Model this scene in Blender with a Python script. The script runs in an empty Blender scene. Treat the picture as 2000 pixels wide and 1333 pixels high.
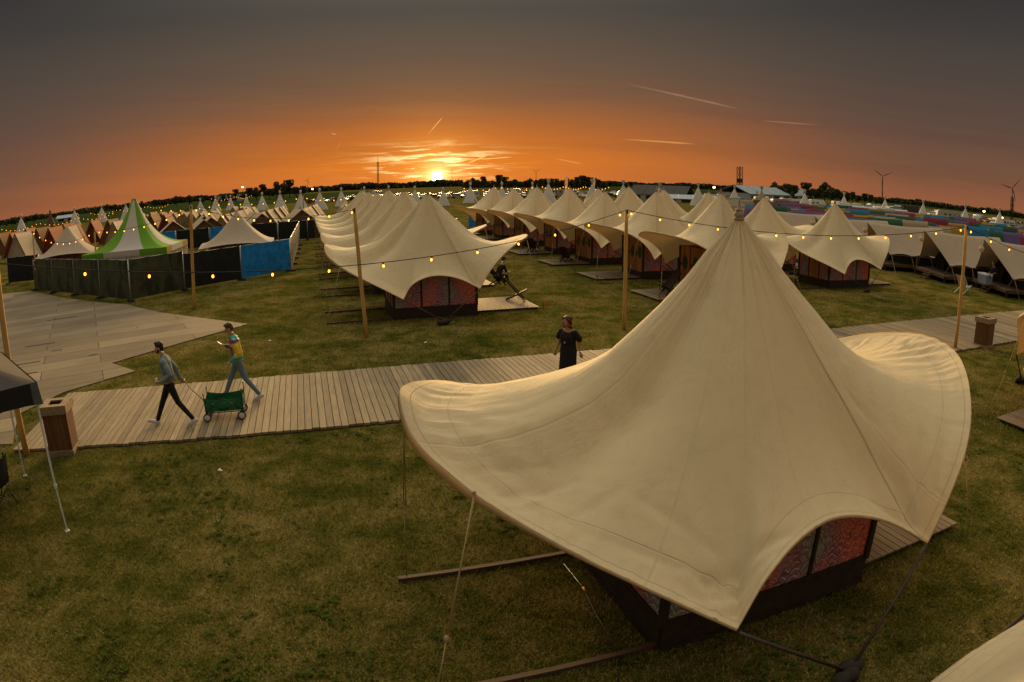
import bpy, bmesh, math, random
import numpy as np
from mathutils import Vector, Matrix
random.seed(7); rng = np.random.default_rng(7)
PI = math.pi; R = math.radians
sc = bpy.context.scene
COL = sc.collection

# ---------------------------------------------------------------- camera
cd = bpy.data.cameras.new('camera'); cam = bpy.data.objects.new('camera', cd); COL.objects.link(cam)
cam.location = (0, 0, 4.8)
cam.rotation_euler = (Matrix.Rotation(R(90-13.3), 3, 'X') @ Matrix.Rotation(R(-0.4), 3, 'Z')).to_euler()
cd.type = 'PANO'
cd.panorama_type = 'FISHEYE_EQUISOLID' if hasattr(cd, 'panorama_type') else None
for h in (cd, getattr(cd, 'cycles', None)):
    try:
        h.panorama_type = 'FISHEYE_EQUISOLID'; h.fisheye_lens = 24.0; h.fisheye_fov = PI
    except Exception: pass
cd.sensor_fit = 'HORIZONTAL'; cd.sensor_width = 36.0; cd.sensor_height = 36.0*682/1024
cd.clip_start = 0.05; cd.clip_end = 20000
sc.camera = cam
sc.view_settings.view_transform = 'Standard'; sc.view_settings.look = 'None'
sc.view_settings.exposure = 0.0; sc.view_settings.gamma = 1.0
sc.cycles.max_bounces = 6; sc.cycles.diffuse_bounces = 3; sc.cycles.glossy_bounces = 2
sc.cycles.transparent_max_bounces = 6; sc.cycles.use_denoising = True

# ---------------------------------------------------------------- world: dusk sky
SUN_AZ, SUN_EL = R(-6.18), R(0.62)
SD = Vector((math.sin(SUN_AZ)*math.cos(SUN_EL), math.cos(SUN_AZ)*math.cos(SUN_EL), math.sin(SUN_EL)))
w = bpy.data.worlds.new('World'); sc.world = w; w.use_nodes = True
nt = w.node_tree; nt.nodes.clear()
class NB:
    """tiny node-graph builder"""
    def __init__(s, nt): s.nt = nt
    def n(s, t, **kw):
        nd = s.nt.nodes.new(t)
        for k, v in kw.items(): setattr(nd, k, v)
        return nd
    def put(s, inp, v):
        if isinstance(v, bpy.types.NodeSocket): s.nt.links.new(v, inp)
        elif v is not None: inp.default_value = v
    def m(s, op, a, b=None, c=None, clamp=False):
        nd = s.n('ShaderNodeMath', operation=op); nd.use_clamp = clamp
        for i, v in enumerate((a, b, c)):
            if v is not None: s.put(nd.inputs[i], v)
        return nd.outputs[0]
    def vm(s, op, a, b=None):
        nd = s.n('ShaderNodeVectorMath', operation=op); s.put(nd.inputs[0], a)
        if b is not None: s.put(nd.inputs[1], b)
        return nd.outputs['Value'] if op in ('DOT_PRODUCT', 'LENGTH', 'DISTANCE') else nd.outputs[0]
    def xyz(s, v):
        nd = s.n('ShaderNodeSeparateXYZ'); s.put(nd.inputs[0], v); return nd.outputs
    def comb(s, x, y, z):
        nd = s.n('ShaderNodeCombineXYZ')
        for i, v in enumerate((x, y, z)): s.put(nd.inputs[i], v)
        return nd.outputs[0]
    def mr(s, v, a, b, c=0.0, d=1.0, smooth=False):
        nd = s.n('ShaderNodeMapRange'); nd.clamp = True
        if smooth: nd.interpolation_type = 'SMOOTHSTEP'
        for i, q in enumerate((v, a, b, c, d)): s.put(nd.inputs[i], q)
        return nd.outputs[0]
    def ramp(s, f, pts, interp='LINEAR'):
        nd = s.n('ShaderNodeValToRGB'); cr = nd.color_ramp; cr.interpolation = interp
        while len(cr.elements) < len(pts): cr.elements.new(0.5)
        for e, (p, c) in zip(cr.elements, pts):
            e.position = p; e.color = (c[0], c[1], c[2], 1)
        s.put(nd.inputs[0], f); return nd.outputs[0]
    def mix(s, f, a, b, mode='MIX'):
        nd = s.n('ShaderNodeMix'); nd.data_type = 'RGBA'; nd.blend_type = mode
        s.put(nd.inputs[0], f); s.put(nd.inputs[6], C4(a)); s.put(nd.inputs[7], C4(b)); return nd.outputs[2]
    def noise(s, v, scale, detail=3, rough=.5, dist=0, d4=None):
        nd = s.n('ShaderNodeTexNoise'); s.put(nd.inputs['Vector'], v)
        nd.inputs['Scale'].default_value = scale; nd.inputs['Detail'].default_value = detail
        nd.inputs['Roughness'].default_value = rough; nd.inputs['Distortion'].default_value = dist
        return nd.outputs[0]
    def scale(s, v, sx, sy, sz, loc=(0, 0, 0), rot=(0, 0, 0)):
        nd = s.n('ShaderNodeMapping'); s.put(nd.inputs[0], v)
        nd.inputs['Scale'].default_value = (sx, sy, sz); nd.inputs['Location'].default_value = loc
        nd.inputs['Rotation'].default_value = rot; return nd.outputs[0]
    def bump(s, h, st=.3, dist=.02):
        nd = s.n('ShaderNodeBump'); s.put(nd.inputs['Height'], h)
        nd.inputs['Strength'].default_value = st; nd.inputs['Distance'].default_value = dist
        return nd.outputs[0]
def C4(c):
    if isinstance(c, (tuple, list)) and len(c) == 3: return (c[0], c[1], c[2], 1)
    return c

b = NB(nt)
tc = b.n('ShaderNodeTexCoord').outputs['Generated']
d = b.vm('NORMALIZE', tc)
x, y, z = b.xyz(d)[:3]
el = b.m('ARCSINE', z)                      # radians
az = b.m('ARCTAN2', x, y)
azs = b.m('SUBTRACT', az, SUN_AZ)
aab = b.m('ABSOLUTE', azs)
elp = b.m('DIVIDE', el, R(90))
# three elevation ramps: towards the sun, 45 degrees away from it, and the half of the sky opposite it
near = b.ramp(elp, [(0, (.74, .20, .03)), (.02, (.76, .20, .018)), (.05, (.51, .150, .028)), (.077, (.28, .120, .048)), (.1, (.185, .102, .056)), (.125, (.14, .093, .060)), (.165, (.09, .076, .061)), (.21, (.12, .105, .085)), (.34, (.95, .84, .66)), (.5, (2.2, 1.94, 1.46)), (.75, (2.2, 1.96, 1.5)), (1, (1.6, 1.43, 1.10))])
side = b.ramp(elp, [(0, (.31, .108, .048)), (.03, (.185, .086, .048)), (.07, (.120, .070, .050)), (.12, (.080, .061, .049)), (.17, (.048, .043, .040)), (.20, (.038, .036, .035)), (.25, (.09, .08, .066)), (.42, (.50, .45, .36)), (.7, (1.15, 1.04, .82)), (1, (1.6, 1.43, 1.10))])
back = b.ramp(elp, [(0, (.20, .165, .125)), (.1, (.24, .205, .155)), (.3, (.27, .235, .18)), (.6, (.38, .34, .265)), (.8, (.85, .77, .61)), (1, (1.6, 1.43, 1.10))])
f1 = b.mr(aab, R(0), R(42), smooth=True)
f2 = b.mr(aab, R(62), R(110), smooth=True)
sky = b.mix(f2, b.mix(f1, near, side), back)
# thin evening cloud streaks, stretched along the horizon
ce = b.comb(b.m('MULTIPLY', azs, 5.0), b.m('MULTIPLY', el, 110.0), 0.0)
n1 = b.noise(ce, 1.0, 5, .62, .12)
ce2 = b.comb(b.m('MULTIPLY', azs, 17.0), b.m('MULTIPLY', el, 190.0), 7.3)
n2 = b.noise(ce2, 1.0, 4, .6, .22)
streak = b.mr(n1, .50, .68, smooth=True)
streak2 = b.mr(n2, .50, .66, smooth=True)
band = b.m('MULTIPLY', b.mr(el, R(-.2), R(1.2), smooth=True), b.mr(el, R(4.2), R(1.8), smooth=True))
wide = b.m('MULTIPLY', band, b.mr(aab, R(13), R(1.5), smooth=True))
cl = b.m('MULTIPLY', wide, b.m('ADD', b.m('MULTIPLY', streak, .75), b.m('MULTIPLY', streak2, .5)))
sky = b.mix(b.m('MULTIPLY', cl, .55, clamp=True), sky, (1.05, .55, .12))
core = b.m('MULTIPLY', b.m('MULTIPLY', band, b.mr(aab, R(7.5), R(.5), smooth=True)), b.m('MAXIMUM', streak2, b.m('MULTIPLY', streak, .7)))
sky = b.mix(b.m('MULTIPLY', core, 1.1, clamp=True), sky, (1.5, 1.15, .5))
# faint dusky bands far to the right and left
n3 = b.noise(b.comb(b.m('MULTIPLY', azs, 2.2), b.m('ADD', b.m('MULTIPLY', el, 34.0), b.m('MULTIPLY', azs, 1.6)), 3.0), 1.0, 4, .55, .2)
dk = b.m('MULTIPLY', b.mr(n3, .42, .68, smooth=True), b.mr(el, R(14), R(5)))
sky = b.mix(b.m('MULTIPLY', dk, .30), sky, b.mix(1.0, sky, (.70, .72, .82), 'MULTIPLY'))
# contrails: (az1, el1, az2, el2, half width deg, strength)
def seg(a1, e1, a2, e2, hw, st, col):
    global sky
    L = math.hypot(a2-a1, e2-e1); ux, uy = (a2-a1)/L, (e2-e1)/L
    px = b.m('SUBTRACT', b.m('MULTIPLY', az, 57.29578), a1); py = b.m('SUBTRACT', b.m('MULTIPLY', el, 57.29578), e1)
    t = b.m('ADD', b.m('MULTIPLY', px, ux), b.m('MULTIPLY', py, uy))
    dd = b.m('ABSOLUTE', b.m('SUBTRACT', b.m('MULTIPLY', py, ux), b.m('MULTIPLY', px, uy)))
    dd = b.m('ADD', dd, b.m('MULTIPLY', b.m('SUBTRACT', n2, .5), hw*1.2))
    f = b.m('MULTIPLY', b.mr(dd, hw, 0.0, smooth=True), b.m('MULTIPLY', b.mr(t, 0.0, L*.35), b.mr(t, L, L*.8)))
    sky = b.mix(b.m('MULTIPLY', f, st, clamp=True), sky, col)
TR = [(9.5, 8.5, 19.1, 6.6, .13, .55, (.42, .24, .13)), (26, 5.6, 20.9, 5.7, .09, .5, (.4, .2, .1)), (9.2, 3.75, 15.5, 3.5, .10, .8, (.75, .34, .08)),
      (-6.9, 4.2, -5.6, 5.7, .06, .9, (.9, .48, .16)), (-14.6, 3.2, -14.1, 3.9, .05, .3, (.8, .4, .1)), (-1.7, 2.45, -3.6, 1.7, .07, .9, (1.1, .7, .2)),
      (-2.8, 2.0, .2, 2.2, .06, .8, (1.1, .7, .2)), (3.5, 2.1, 6.0, 1.6, .07, .5, (.95, .45, .1)), (-15, 4.6, -14.5, 4.5, .06, .8, (.8, .4, .15))]
for s_ in TR: seg(*s_)
ang = b.m('MULTIPLY', b.m('ARCCOSINE', b.m('MINIMUM', b.vm('DOT_PRODUCT', d, tuple(SD)), 1.0)), 57.29578)
g1 = b.m('POWER', 2.718, b.m('MULTIPLY', ang, -.52))
g2 = b.m('POWER', 2.718, b.m('MULTIPLY', ang, -1.9))
addc = b.mix(1.0, b.mix(1.0, (.85, .36, .035), b.comb(g1, g1, g1), 'MULTIPLY'), b.mix(1.0, (2.4, 1.7, .75), b.comb(g2, g2, g2), 'MULTIPLY'), 'ADD')
sky = b.mix(1.0, sky, addc, 'ADD')
disk = b.mr(ang, .50, .36, smooth=True)
sky = b.mix(disk, sky, (9, 7.2, 4.5))
sky = b.mix(b.mr(el, R(-.3), R(-1.2)), sky, (.10, .075, .04))      # below the horizon
bg = b.n('ShaderNodeBackground'); b.put(bg.inputs[0], sky); bg.inputs[1].default_value = 1.0
nt.links.new(bg.outputs[0], b.n('ShaderNodeOutputWorld').inputs[0])
# ---------------------------------------------------------------- the setting sun
sl = bpy.data.lights.new('sun', 'SUN'); so = bpy.data.objects.new('sun', sl); COL.objects.link(so)
sl.energy = 5.0; sl.color = (1.0, .62, .25); sl.angle = R(16)
LE = R(11)
ld = Vector((math.sin(SUN_AZ)*math.cos(LE), math.cos(SUN_AZ)*math.cos(LE), math.sin(LE)))
so.rotation_euler = ld.to_track_quat('Z', 'Y').to_euler()

# ---------------------------------------------------------------- helpers
def tag(o, label=None, cat=None, group=None, kind=None):
    if label: o['label'] = label
    if cat: o['category'] = cat
    if group: o['group'] = group
    if kind: o['kind'] = kind
    return o
def empty(name, loc=(0, 0, 0), rz=0, label=None, cat=None, group=None, kind=None):
    o = bpy.data.objects.new(name, None); COL.objects.link(o); o.location = loc; o.rotation_euler = (0, 0, rz)
    o.empty_display_size = .2
    return tag(o, label, cat, group, kind)
_kids = {}
def link(o, parent=None):
    COL.objects.link(o)
    if parent is not None: o.parent = parent; _kids.setdefault(parent.name, []).append(o)
    return o
def copy_tree(o, parent=None):
    c = o.copy(); link(c, parent)
    for ch in _kids.get(o.name, []): copy_tree(ch, c)
    return c
def place(o, loc, rz, label=None, group=None, s=None):
    o.location = loc; o.rotation_euler = (0, 0, rz)
    if s: o.scale = s if isinstance(s, tuple) else (s, s, s)
    return tag(o, label, None, group)
class MB:
    def __init__(s): s.v = []; s.f = []; s.mi = []; s.uv = None; s.sm = []
    def add(s, vs, fs, m=0, smooth=False):
        o = len(s.v); s.v += [tuple(q) for q in vs]
        for f in fs: s.f.append(tuple(i+o for i in f)); s.mi.append(m); s.sm.append(smooth)
        return s
    def box(s, c, d, rz=0, m=0, rot=None, taper=1.0):
        x, y, z = d[0]/2, d[1]/2, d[2]/2
        vs = [Vector((sx*x*(taper if sz > 0 else 1), sy*y*(taper if sz > 0 else 1), sz*z)) for sz in (-1, 1) for sx, sy in ((-1, -1), (1, -1), (1, 1), (-1, 1))]
        M = rot if rot is not None else Matrix.Rotation(rz, 3, 'Z')
        vs = [M @ v + Vector(c) for v in vs]
        return s.add(vs, [(3, 2, 1, 0), (4, 5, 6, 7), (0, 1, 5, 4), (1, 2, 6, 5), (2, 3, 7, 6), (3, 0, 4, 7)], m)
    def bar(s, a, b_, w, h=None, m=0, up=(0, 0, 1)):
        a = Vector(a); b_ = Vector(b_); dz = (b_-a); L = dz.length; dz.normalize(); h = h or w
        u = Vector(up)
        if abs(dz.dot(u)) > .95: u = Vector((0, 1, 0))
        sx = dz.cross(u).normalized(); sy = sx.cross(dz)
        M = Matrix((sx, sy, dz)).transposed()
        return s.box((a+b_)/2, (w, h, L), m=m, rot=M)
    def tube(s, pts, r, n=8, m=0, cap=True, smooth=True, ell=None):
        pts = [Vector(p) for p in pts]; k = len(pts)
        rs = r if isinstance(r, (list, tuple)) else [r]*k
        vs = []; fs = []; prev = None
        for i, p in enumerate(pts):
            t = (pts[min(i+1, k-1)]-pts[max(i-1, 0)]).normalized()
            if prev is None:
                prev = Vector((0, 0, 1)) if abs(t.z) < .9 else Vector((1, 0, 0))
            e1 = t.cross(prev).normalized(); e2 = t.cross(e1).normalized(); prev = -e2 if False else e1.cross(t) * 1.0
            for j in range(n):
                a = 2*PI*j/n; vs.append(p + (e1*math.cos(a)+e2*math.sin(a))*rs[i])
        for i in range(k-1):
            for j in range(n): fs.append((i*n+j, i*n+(j+1) % n, (i+1)*n+(j+1) % n, (i+1)*n+j))
        if cap: fs.append(tuple(reversed(range(n)))); fs.append(tuple((k-1)*n+j for j in range(n)))
        return s.add(vs, fs, m, smooth)
    def lathe(s, prof, c=(0, 0, 0), n=12, m=0, smooth=True):
        vs = []; fs = []
        for r_, z_ in prof:
            for j in range(n):
                a = 2*PI*j/n; vs.append((c[0]+r_*math.cos(a), c[1]+r_*math.sin(a), c[2]+z_))
        for i in range(len(prof)-1):
            for j in range(n): fs.append((i*n+j, i*n+(j+1) % n, (i+1)*n+(j+1) % n, (i+1)*n+j))
        fs.append(tuple(reversed(range(n)))); fs.append(tuple((len(prof)-1)*n+j for j in range(n)))
        return s.add(vs, fs, m, smooth)
    def ball(s, c, r, n=10, k=7, m=0, sc_=(1, 1, 1)):
        prof = []
        vs = []; fs = []
        for i in range(k+1):
            t = PI*i/k
            for j in range(n):
                a = 2*PI*j/n
                vs.append((c[0]+r*sc_[0]*math.sin(t)*math.cos(a), c[1]+r*sc_[1]*math.sin(t)*math.sin(a), c[2]-r*sc_[2]*math.cos(t)))
        for i in range(k):
            for j in range(n): fs.append((i*n+j, i*n+(j+1) % n, (i+1)*n+(j+1) % n, (i+1)*n+j))
        return s.add(vs, fs, m, True)
    def mesh(s, name, mats):
        me = bpy.data.meshes.new(name); me.from_pydata(s.v, [], s.f)
        for mt in (mats if isinstance(mats, (list, tuple)) else [mats]): me.materials.append(mt)
        me.polygons.foreach_set('material_index', s.mi); me.polygons.foreach_set('use_smooth', s.sm)
        if s.uv is not None:
            uvl = me.uv_layers.new(name='uv')
            li = np.empty(len(me.loops), dtype=np.int32); me.loops.foreach_get('vertex_index', li)
            uvl.data.foreach_set('uv', np.array(s.uv, dtype=np.float32)[li].ravel())
        me.update(); return me
    def build(s, name, mats, parent=None, loc=None, rz=0, **kw):
        o = bpy.data.objects.new(name, s.mesh(name, mats)); link(o, parent)
        if loc is not None: o.location = loc
        o.rotation_euler = (0, 0, rz)
        return tag(o, kw.get('label'), kw.get('cat'), kw.get('group'), kw.get('kind'))

# ---------------------------------------------------------------- materials
def newmat(name):
    m = bpy.data.materials.new(name); m.use_nodes = True; m.node_tree.nodes.clear()
    bb = NB(m.node_tree); out = bb.n('ShaderNodeOutputMaterial'); return m, bb, out
def finish(m, bb, out, col, rough=.8, nrm=None, metal=0.0, transl=None, tw=.35, alpha=None, spec=.3):
    p = bb.n('ShaderNodeBsdfPrincipled'); bb.put(p.inputs['Base Color'], C4(col)); bb.put(p.inputs['Roughness'], rough)
    p.inputs['Metallic'].default_value = metal; p.inputs['Specular IOR Level'].default_value = spec
    if nrm is not None: bb.put(p.inputs['Normal'], nrm)
    sh = p.outputs[0]
    if transl is not None:
        t = bb.n('ShaderNodeBsdfTranslucent'); bb.put(t.inputs[0], C4(transl))
        mx = bb.n('ShaderNodeMixShader'); mx.inputs[0].default_value = tw
        bb.nt.links.new(sh, mx.inputs[1]); bb.nt.links.new(t.outputs[0], mx.inputs[2]); sh = mx.outputs[0]
    if alpha is not None:
        t = bb.n('ShaderNodeBsdfTransparent'); mx = bb.n('ShaderNodeMixShader'); bb.put(mx.inputs[0], alpha)
        bb.nt.links.new(t.outputs[0], mx.inputs[1]); bb.nt.links.new(sh, mx.inputs[2]); sh = mx.outputs[0]
    bb.nt.links.new(sh, out.inputs[0]); return m
def simple(name, col, rough=.7, var=.18, scale=6.0, bump=.15, metal=0.0, stretch=(1, 1, 1), spec=.3):
    m, bb, out = newmat(name); tcx = bb.n('ShaderNodeTexCoord').outputs['Object']
    v = bb.scale(tcx, *stretch); n = bb.noise(v, scale, 5, .6)
    f = bb.mr(n, .25, .75)
    c = bb.mix(f, tuple(q*(1-var) for q in col), tuple(min(1, q*(1+var)) for q in col))
    return finish(m, bb, out, c, rough, bb.bump(n, bump, .01) if bump else None, metal, spec=spec)
def fabric(name, col, var=.05, tw=.35, warm=1.0, rough=.85, weave=True, dirty=0):
    m, bb, out = newmat(name); tcx = bb.n('ShaderNodeTexCoord').outputs['Object']
    n = bb.noise(tcx, .9, 4, .55); f = bb.mr(n, .3, .7)
    c = bb.mix(f, tuple(q*(1-var) for q in col), tuple(q*(1+var) for q in col))
    n2 = bb.noise(bb.scale(tcx, 1, 1, .25), 7, 5, .65)
    c = bb.mix(bb.mr(n2, .52, .8, 0, .16+dirty), c, tuple(q*.6 for q in col))
    fine = bb.noise(tcx, 260, 2, .6)
    c = bb.mix(bb.mr(fine, .35, .65, 0, .16), c, tuple(q*.7 for q in col))
    h = bb.m('ADD', bb.m('MULTIPLY', bb.noise(bb.scale(tcx, 1, 1, .6), 3.2, 4, .6), .8), bb.m('MULTIPLY', fine, .05))
    return finish(m, bb, out, c, rough, bb.bump(h, .35, .05), transl=(col[0], col[1]*.86*warm, col[2]*.62*warm), tw=tw, spec=.15)

def canvas_mat():
    m, bb, out = newmat('cream_canvas'); tcx = bb.n('ShaderNodeTexCoord')
    ob = tcx.outputs['Object']; uv = bb.xyz(tcx.outputs['UV'])
    col = (.72, .59, .37)
    n = bb.noise(ob, .55, 4, .5)
    c = bb.mix(bb.mr(n, .3, .7), tuple(q*.94 for q in col), tuple(q*1.05 for q in col))
    n2 = bb.noise(bb.scale(ob, 1, 1, .3), 5.5, 5, .7)
    c = bb.mix(bb.mr(n2, .52, .85, 0, .34), c, (.44, .34, .21))
    n4 = bb.noise(ob, 1.6, 5, .7, .4); c = bb.mix(bb.mr(n4, .56, .72, 0, .22), c, (.40, .31, .19))
    fine = bb.noise(ob, 330, 2, .6)
    c = bb.mix(bb.mr(fine, .35, .65, 0, .25), c, (.42, .33, .2))
    # seams: reinforcement band parallel to the edge, and one seam line per panel
    s_, t_ = uv[0], uv[1]
    e1 = bb.mr(bb.m('ABSOLUTE', bb.m('SUBTRACT', t_, .872)), .0028, .001)
    e2 = bb.mr(bb.m('ABSOLUTE', bb.m('SUBTRACT', t_, .972)), .002, .0008)
    fr = bb.m('FRACT', bb.m('ADD', bb.m('MULTIPLY', s_, 10.0), .25))
    wdt = bb.m('DIVIDE', .003, bb.m('MAXIMUM', t_, .1))
    sd = bb.mr(bb.m('ABSOLUTE', bb.m('SUBTRACT', fr, .5)), bb.m('MULTIPLY', wdt, 3.0), wdt)
    sm = bb.m('MAXIMUM', bb.m('MAXIMUM', bb.m('MULTIPLY', e1, .5), e2), bb.m('MULTIPLY', sd, .35), clamp=True)
    c = bb.mix(bb.m('MULTIPLY', sm, .13), c, (.36, .27, .16))
    h = bb.m('ADD', bb.m('MULTIPLY', bb.noise(bb.comb(bb.m('MULTIPLY', s_, 42.0), bb.m('MULTIPLY', t_, 3.2), 0.0), 1.0, 5, .6, .4), .55), bb.m('MULTIPLY', fine, .05))
    h = bb.m('ADD', h, bb.m('MULTIPLY', bb.noise(ob, 2.4, 4, .6, .5), .5))
    h = bb.m('SUBTRACT', h, bb.m('MULTIPLY', sm, .25))
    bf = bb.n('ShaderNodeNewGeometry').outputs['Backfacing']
    c = bb.mix(bf, c, bb.mix(1.0, c, (.34, .27, .22), 'MULTIPLY'))      # underside darkened to brown
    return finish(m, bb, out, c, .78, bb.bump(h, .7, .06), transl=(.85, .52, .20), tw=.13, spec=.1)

def wood(name, col, var=.35, scale=3.0, stretch=(1, 1, 8), rough=.75, bw=None, axis=0, gap=.0):
    """timber with grain; bw = board width along the axis gives each board its own tone"""
    m, bb, out = newmat(name); tcx = bb.n('ShaderNodeTexCoord').outputs['Object']
    xs = bb.xyz(tcx)
    g = bb.noise(bb.scale(tcx, *stretch), scale, 6, .65, .3)
    f = bb.mr(g, .3, .72)
    c = bb.mix(f, tuple(q*(1-var) for q in col), tuple(min(1, q*(1+var)) for q in col))
    if bw:
        idx = bb.m('FLOOR', bb.m('DIVIDE', xs[axis], bw))
        wn = bb.n('ShaderNodeTexWhiteNoise', noise_dimensions='1D'); bb.put(wn.inputs['W'], idx)
        tone = bb.mr(wn.outputs[0], 0, 1, .72, 1.16)
        big = bb.mr(bb.noise(bb.comb(bb.m('MULTIPLY', idx, .11), 0.0, 0.0), 1.0, 2, .5), .35, .65, .62, 1.15)
        tn = bb.m('MULTIPLY', tone, big)
        c = bb.mix(1.0, c, bb.comb(tn, tn, bb.m('MULTIPLY', tn, .98)), 'MULTIPLY')
    dirt = bb.noise(tcx, 1.3, 5, .7)
    c = bb.mix(bb.mr(dirt, .48, .8, 0, .45), c, tuple(q*.45 for q in col))
    return finish(m, bb, out, c, rough, bb.bump(g, .35, .008))

M = {}
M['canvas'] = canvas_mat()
M['hem'] = fabric('hem_canvas', (.76, .62, .40), tw=.45)
M['rope'] = simple('rope', (.38, .28, .14), .9, .3, 60, .3)
M['darkwood'] = wood('dark_stained_wood', (.035, .022, .015), stretch=(1, 1, 1), scale=8)
M['postwood'] = wood('pine_post', (.50, .29, .085), var=.3, stretch=(6, 6, .6), scale=3)
M['orangewood'] = wood('orange_timber', (.46, .21, .055), var=.35, stretch=(8, 8, .7), scale=3, bw=.145, axis=1)
M['strut'] = simple('rusty_steel', (.05, .033, .025), .6, .4, 30, .3)
M['weight'] = simple('dark_sandbag', (.03, .024, .02), .95, .3, 14, .6)
M['sleeper'] = wood('sleeper_wood', (.075, .045, .028), stretch=(.6, 8, 8), scale=4)
M['deck'] = wood('deck_boards', (.24, .18, .115), stretch=(9, .7, 4), scale=3, bw=.145, axis=0)
M['walk'] = wood('boardwalk_boards', (.29, .22, .13), var=.3, stretch=(9, .6, 4), scale=2.6, bw=.152, axis=0)
M['metal'] = simple('galvanised_steel', (.42, .42, .42), .4, .2, 20, .1, .7)
M['whitemetal'] = simple('white_powder_coat', (.62, .66, .68), .45, .12, 14, .05)
M['black'] = simple('black_plastic', (.012, .012, .013), .5, .2, 20, .1)
M['green_disc'] = simple('green_round_window', (.03, .06, .02), .4, .5, 9, .2)
M['gap_shade'] = simple('board_gap_shade', (.02, .016, .01), 1, .3, 8, .2)
M['finial'] = wood('weathered_finial', (.30, .23, .16), stretch=(3, 3, 3), scale=5)

def pattern_mat():
    """printed ethnic panels: pink-red ground, concentric petals and scrolls in pale line"""
    m, bb, out = newmat('patterned_panel'); ob = bb.n('ShaderNodeTexCoord').outputs['Object']
    xs = bb.xyz(ob); z_ = xs[2]; q = bb.m('ADD', xs[0], xs[1])
    v = bb.comb(q, z_, 0.0)
    hue = bb.noise(bb.scale(v, .8, .5, 1), 1.0, 2, .5)
    base = bb.ramp(hue, [(.40, (.60, .12, .08)), (.52, (.50, .11, .10)), (.60, (.26, .10, .15)), (.68, (.20, .24, .22))])
    u1 = bb.m('MULTIPLY', bb.m('ABSOLUTE', bb.m('SUBTRACT', bb.m('FRACT', bb.m('DIVIDE', bb.m('ADD', q, 50.05), 1.0)), .5)), 1.0)
    zz = bb.m('SUBTRACT', z_, 1.05)
    r_ = bb.m('SQRT', bb.m('ADD', bb.m('MULTIPLY', u1, u1), bb.m('MULTIPLY', zz, zz)))
    th_ = bb.m('ARCTAN2', zz, u1)
    pet = bb.m('ABSOLUTE', bb.m('SINE', bb.m('ADD', bb.m('MULTIPLY', th_, 9.0), bb.m('MULTIPLY', r_, 9.0))))
    ring = bb.m('ABSOLUTE', bb.m('SINE', bb.m('ADD', bb.m('MULTIPLY', r_, 36.0), bb.m('MULTIPLY', pet, 2.4))))
    l1 = bb.mr(ring, .30, .12)
    vo = bb.n('ShaderNodeTexVoronoi', feature='DISTANCE_TO_EDGE'); bb.put(vo.inputs['Vector'], v); vo.inputs['Scale'].default_value = 8.0
    l2 = bb.mr(vo.outputs['Distance'], .05, .02)
    wv = bb.m('ABSOLUTE', bb.m('SINE', bb.m('MULTIPLY', bb.noise(v, 2.6, 1, .4, .8), 52.0)))
    l3 = bb.mr(wv, .22, .08)
    pick = bb.mr(bb.noise(v, 2.0, 2), .46, .54)
    ln = bb.m('MAXIMUM', bb.m('MULTIPLY', l1, bb.m('SUBTRACT', 1.0, bb.m('MULTIPLY', pick, .7))), bb.m('MULTIPLY', l3, pick))
    ln = bb.m('MULTIPLY', ln, bb.mr(hue, .36, .58, .45, .85))
    c = bb.mix(ln, base, (.75, .62, .52))
    c = bb.mix(bb.m('MULTIPLY', l2, .6), c, (.03, .02, .03))
    return finish(m, bb, out, c, .8)
M['pattern'] = pattern_mat()

def ground_mat():
    m, bb, out = newmat('lawn'); ob = bb.n('ShaderNodeTexCoord').outputs['Object']
    a = bb.noise(ob, .42, 6, .62, .3); b2 = bb.noise(ob, 1.7, 6, .7); c2 = bb.noise(ob, 9.0, 5, .75); d2 = bb.noise(ob, 55, 3, .7)
    f = bb.m('ADD', bb.m('MULTIPLY', a, .5), bb.m('MULTIPLY', b2, .5))
    col = bb.ramp(f, [(.38, (.040, .047, .007)), (.46, (.080, .078, .013)), (.52, (.130, .106, .026)), (.58, (.172, .134, .042)), (.68, (.23, .168, .064))])
    col = bb.mix(bb.mr(c2, .3, .7, 0, .62), bb.mix(1.0, col, (1.28, 1.25, 1.2), 'MULTIPLY'), bb.mix(1.0, col, (.42, .45, .4), 'MULTIPLY'))
    col = bb.mix(bb.mr(d2, .4, .7, 0, .5), col, bb.mix(1.0, col, (.35, .35, .3), 'MULTIPLY'))
    h = bb.m('ADD', bb.m('MULTIPLY', c2, .7), bb.m('MULTIPLY', d2, .35))
    return finish(m, bb, out, col, 1.0, bb.bump(h, .22, .04), spec=.0)
M['lawn'] = ground_mat()
def gcol_mat(name, ramp):
    m, bb, out = newmat(name); ob = bb.n('ShaderNodeNewGeometry').outputs['Position']
    a = bb.noise(ob, .42, 6, .62, .3); b2 = bb.noise(ob, 1.7, 6, .7)
    f = bb.m('ADD', bb.m('MULTIPLY', a, .5), bb.m('MULTIPLY', b2, .5))
    rn = bb.noise(ob, 34, 2, .7); f = bb.m('ADD', f, bb.m('MULTIPLY', bb.m('SUBTRACT', rn, .5), .75))
    return finish(m, bb, out, bb.ramp(f, ramp), .9, transl=(.12, .13, .03), tw=.25, spec=.1)
M['blade'] = gcol_mat('grass_blades', [(.36, (.068, .092, .012)), (.46, (.16, .156, .026)), (.52, (.28, .23, .058)), (.58, (.38, .30, .10)), (.70, (.48, .38, .16))])
M['weed'] = gcol_mat('weed_leaves', [(.3, (.065, .095, .013)), (.5, (.10, .14, .020)), (.7, (.15, .18, .032))])
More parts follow.
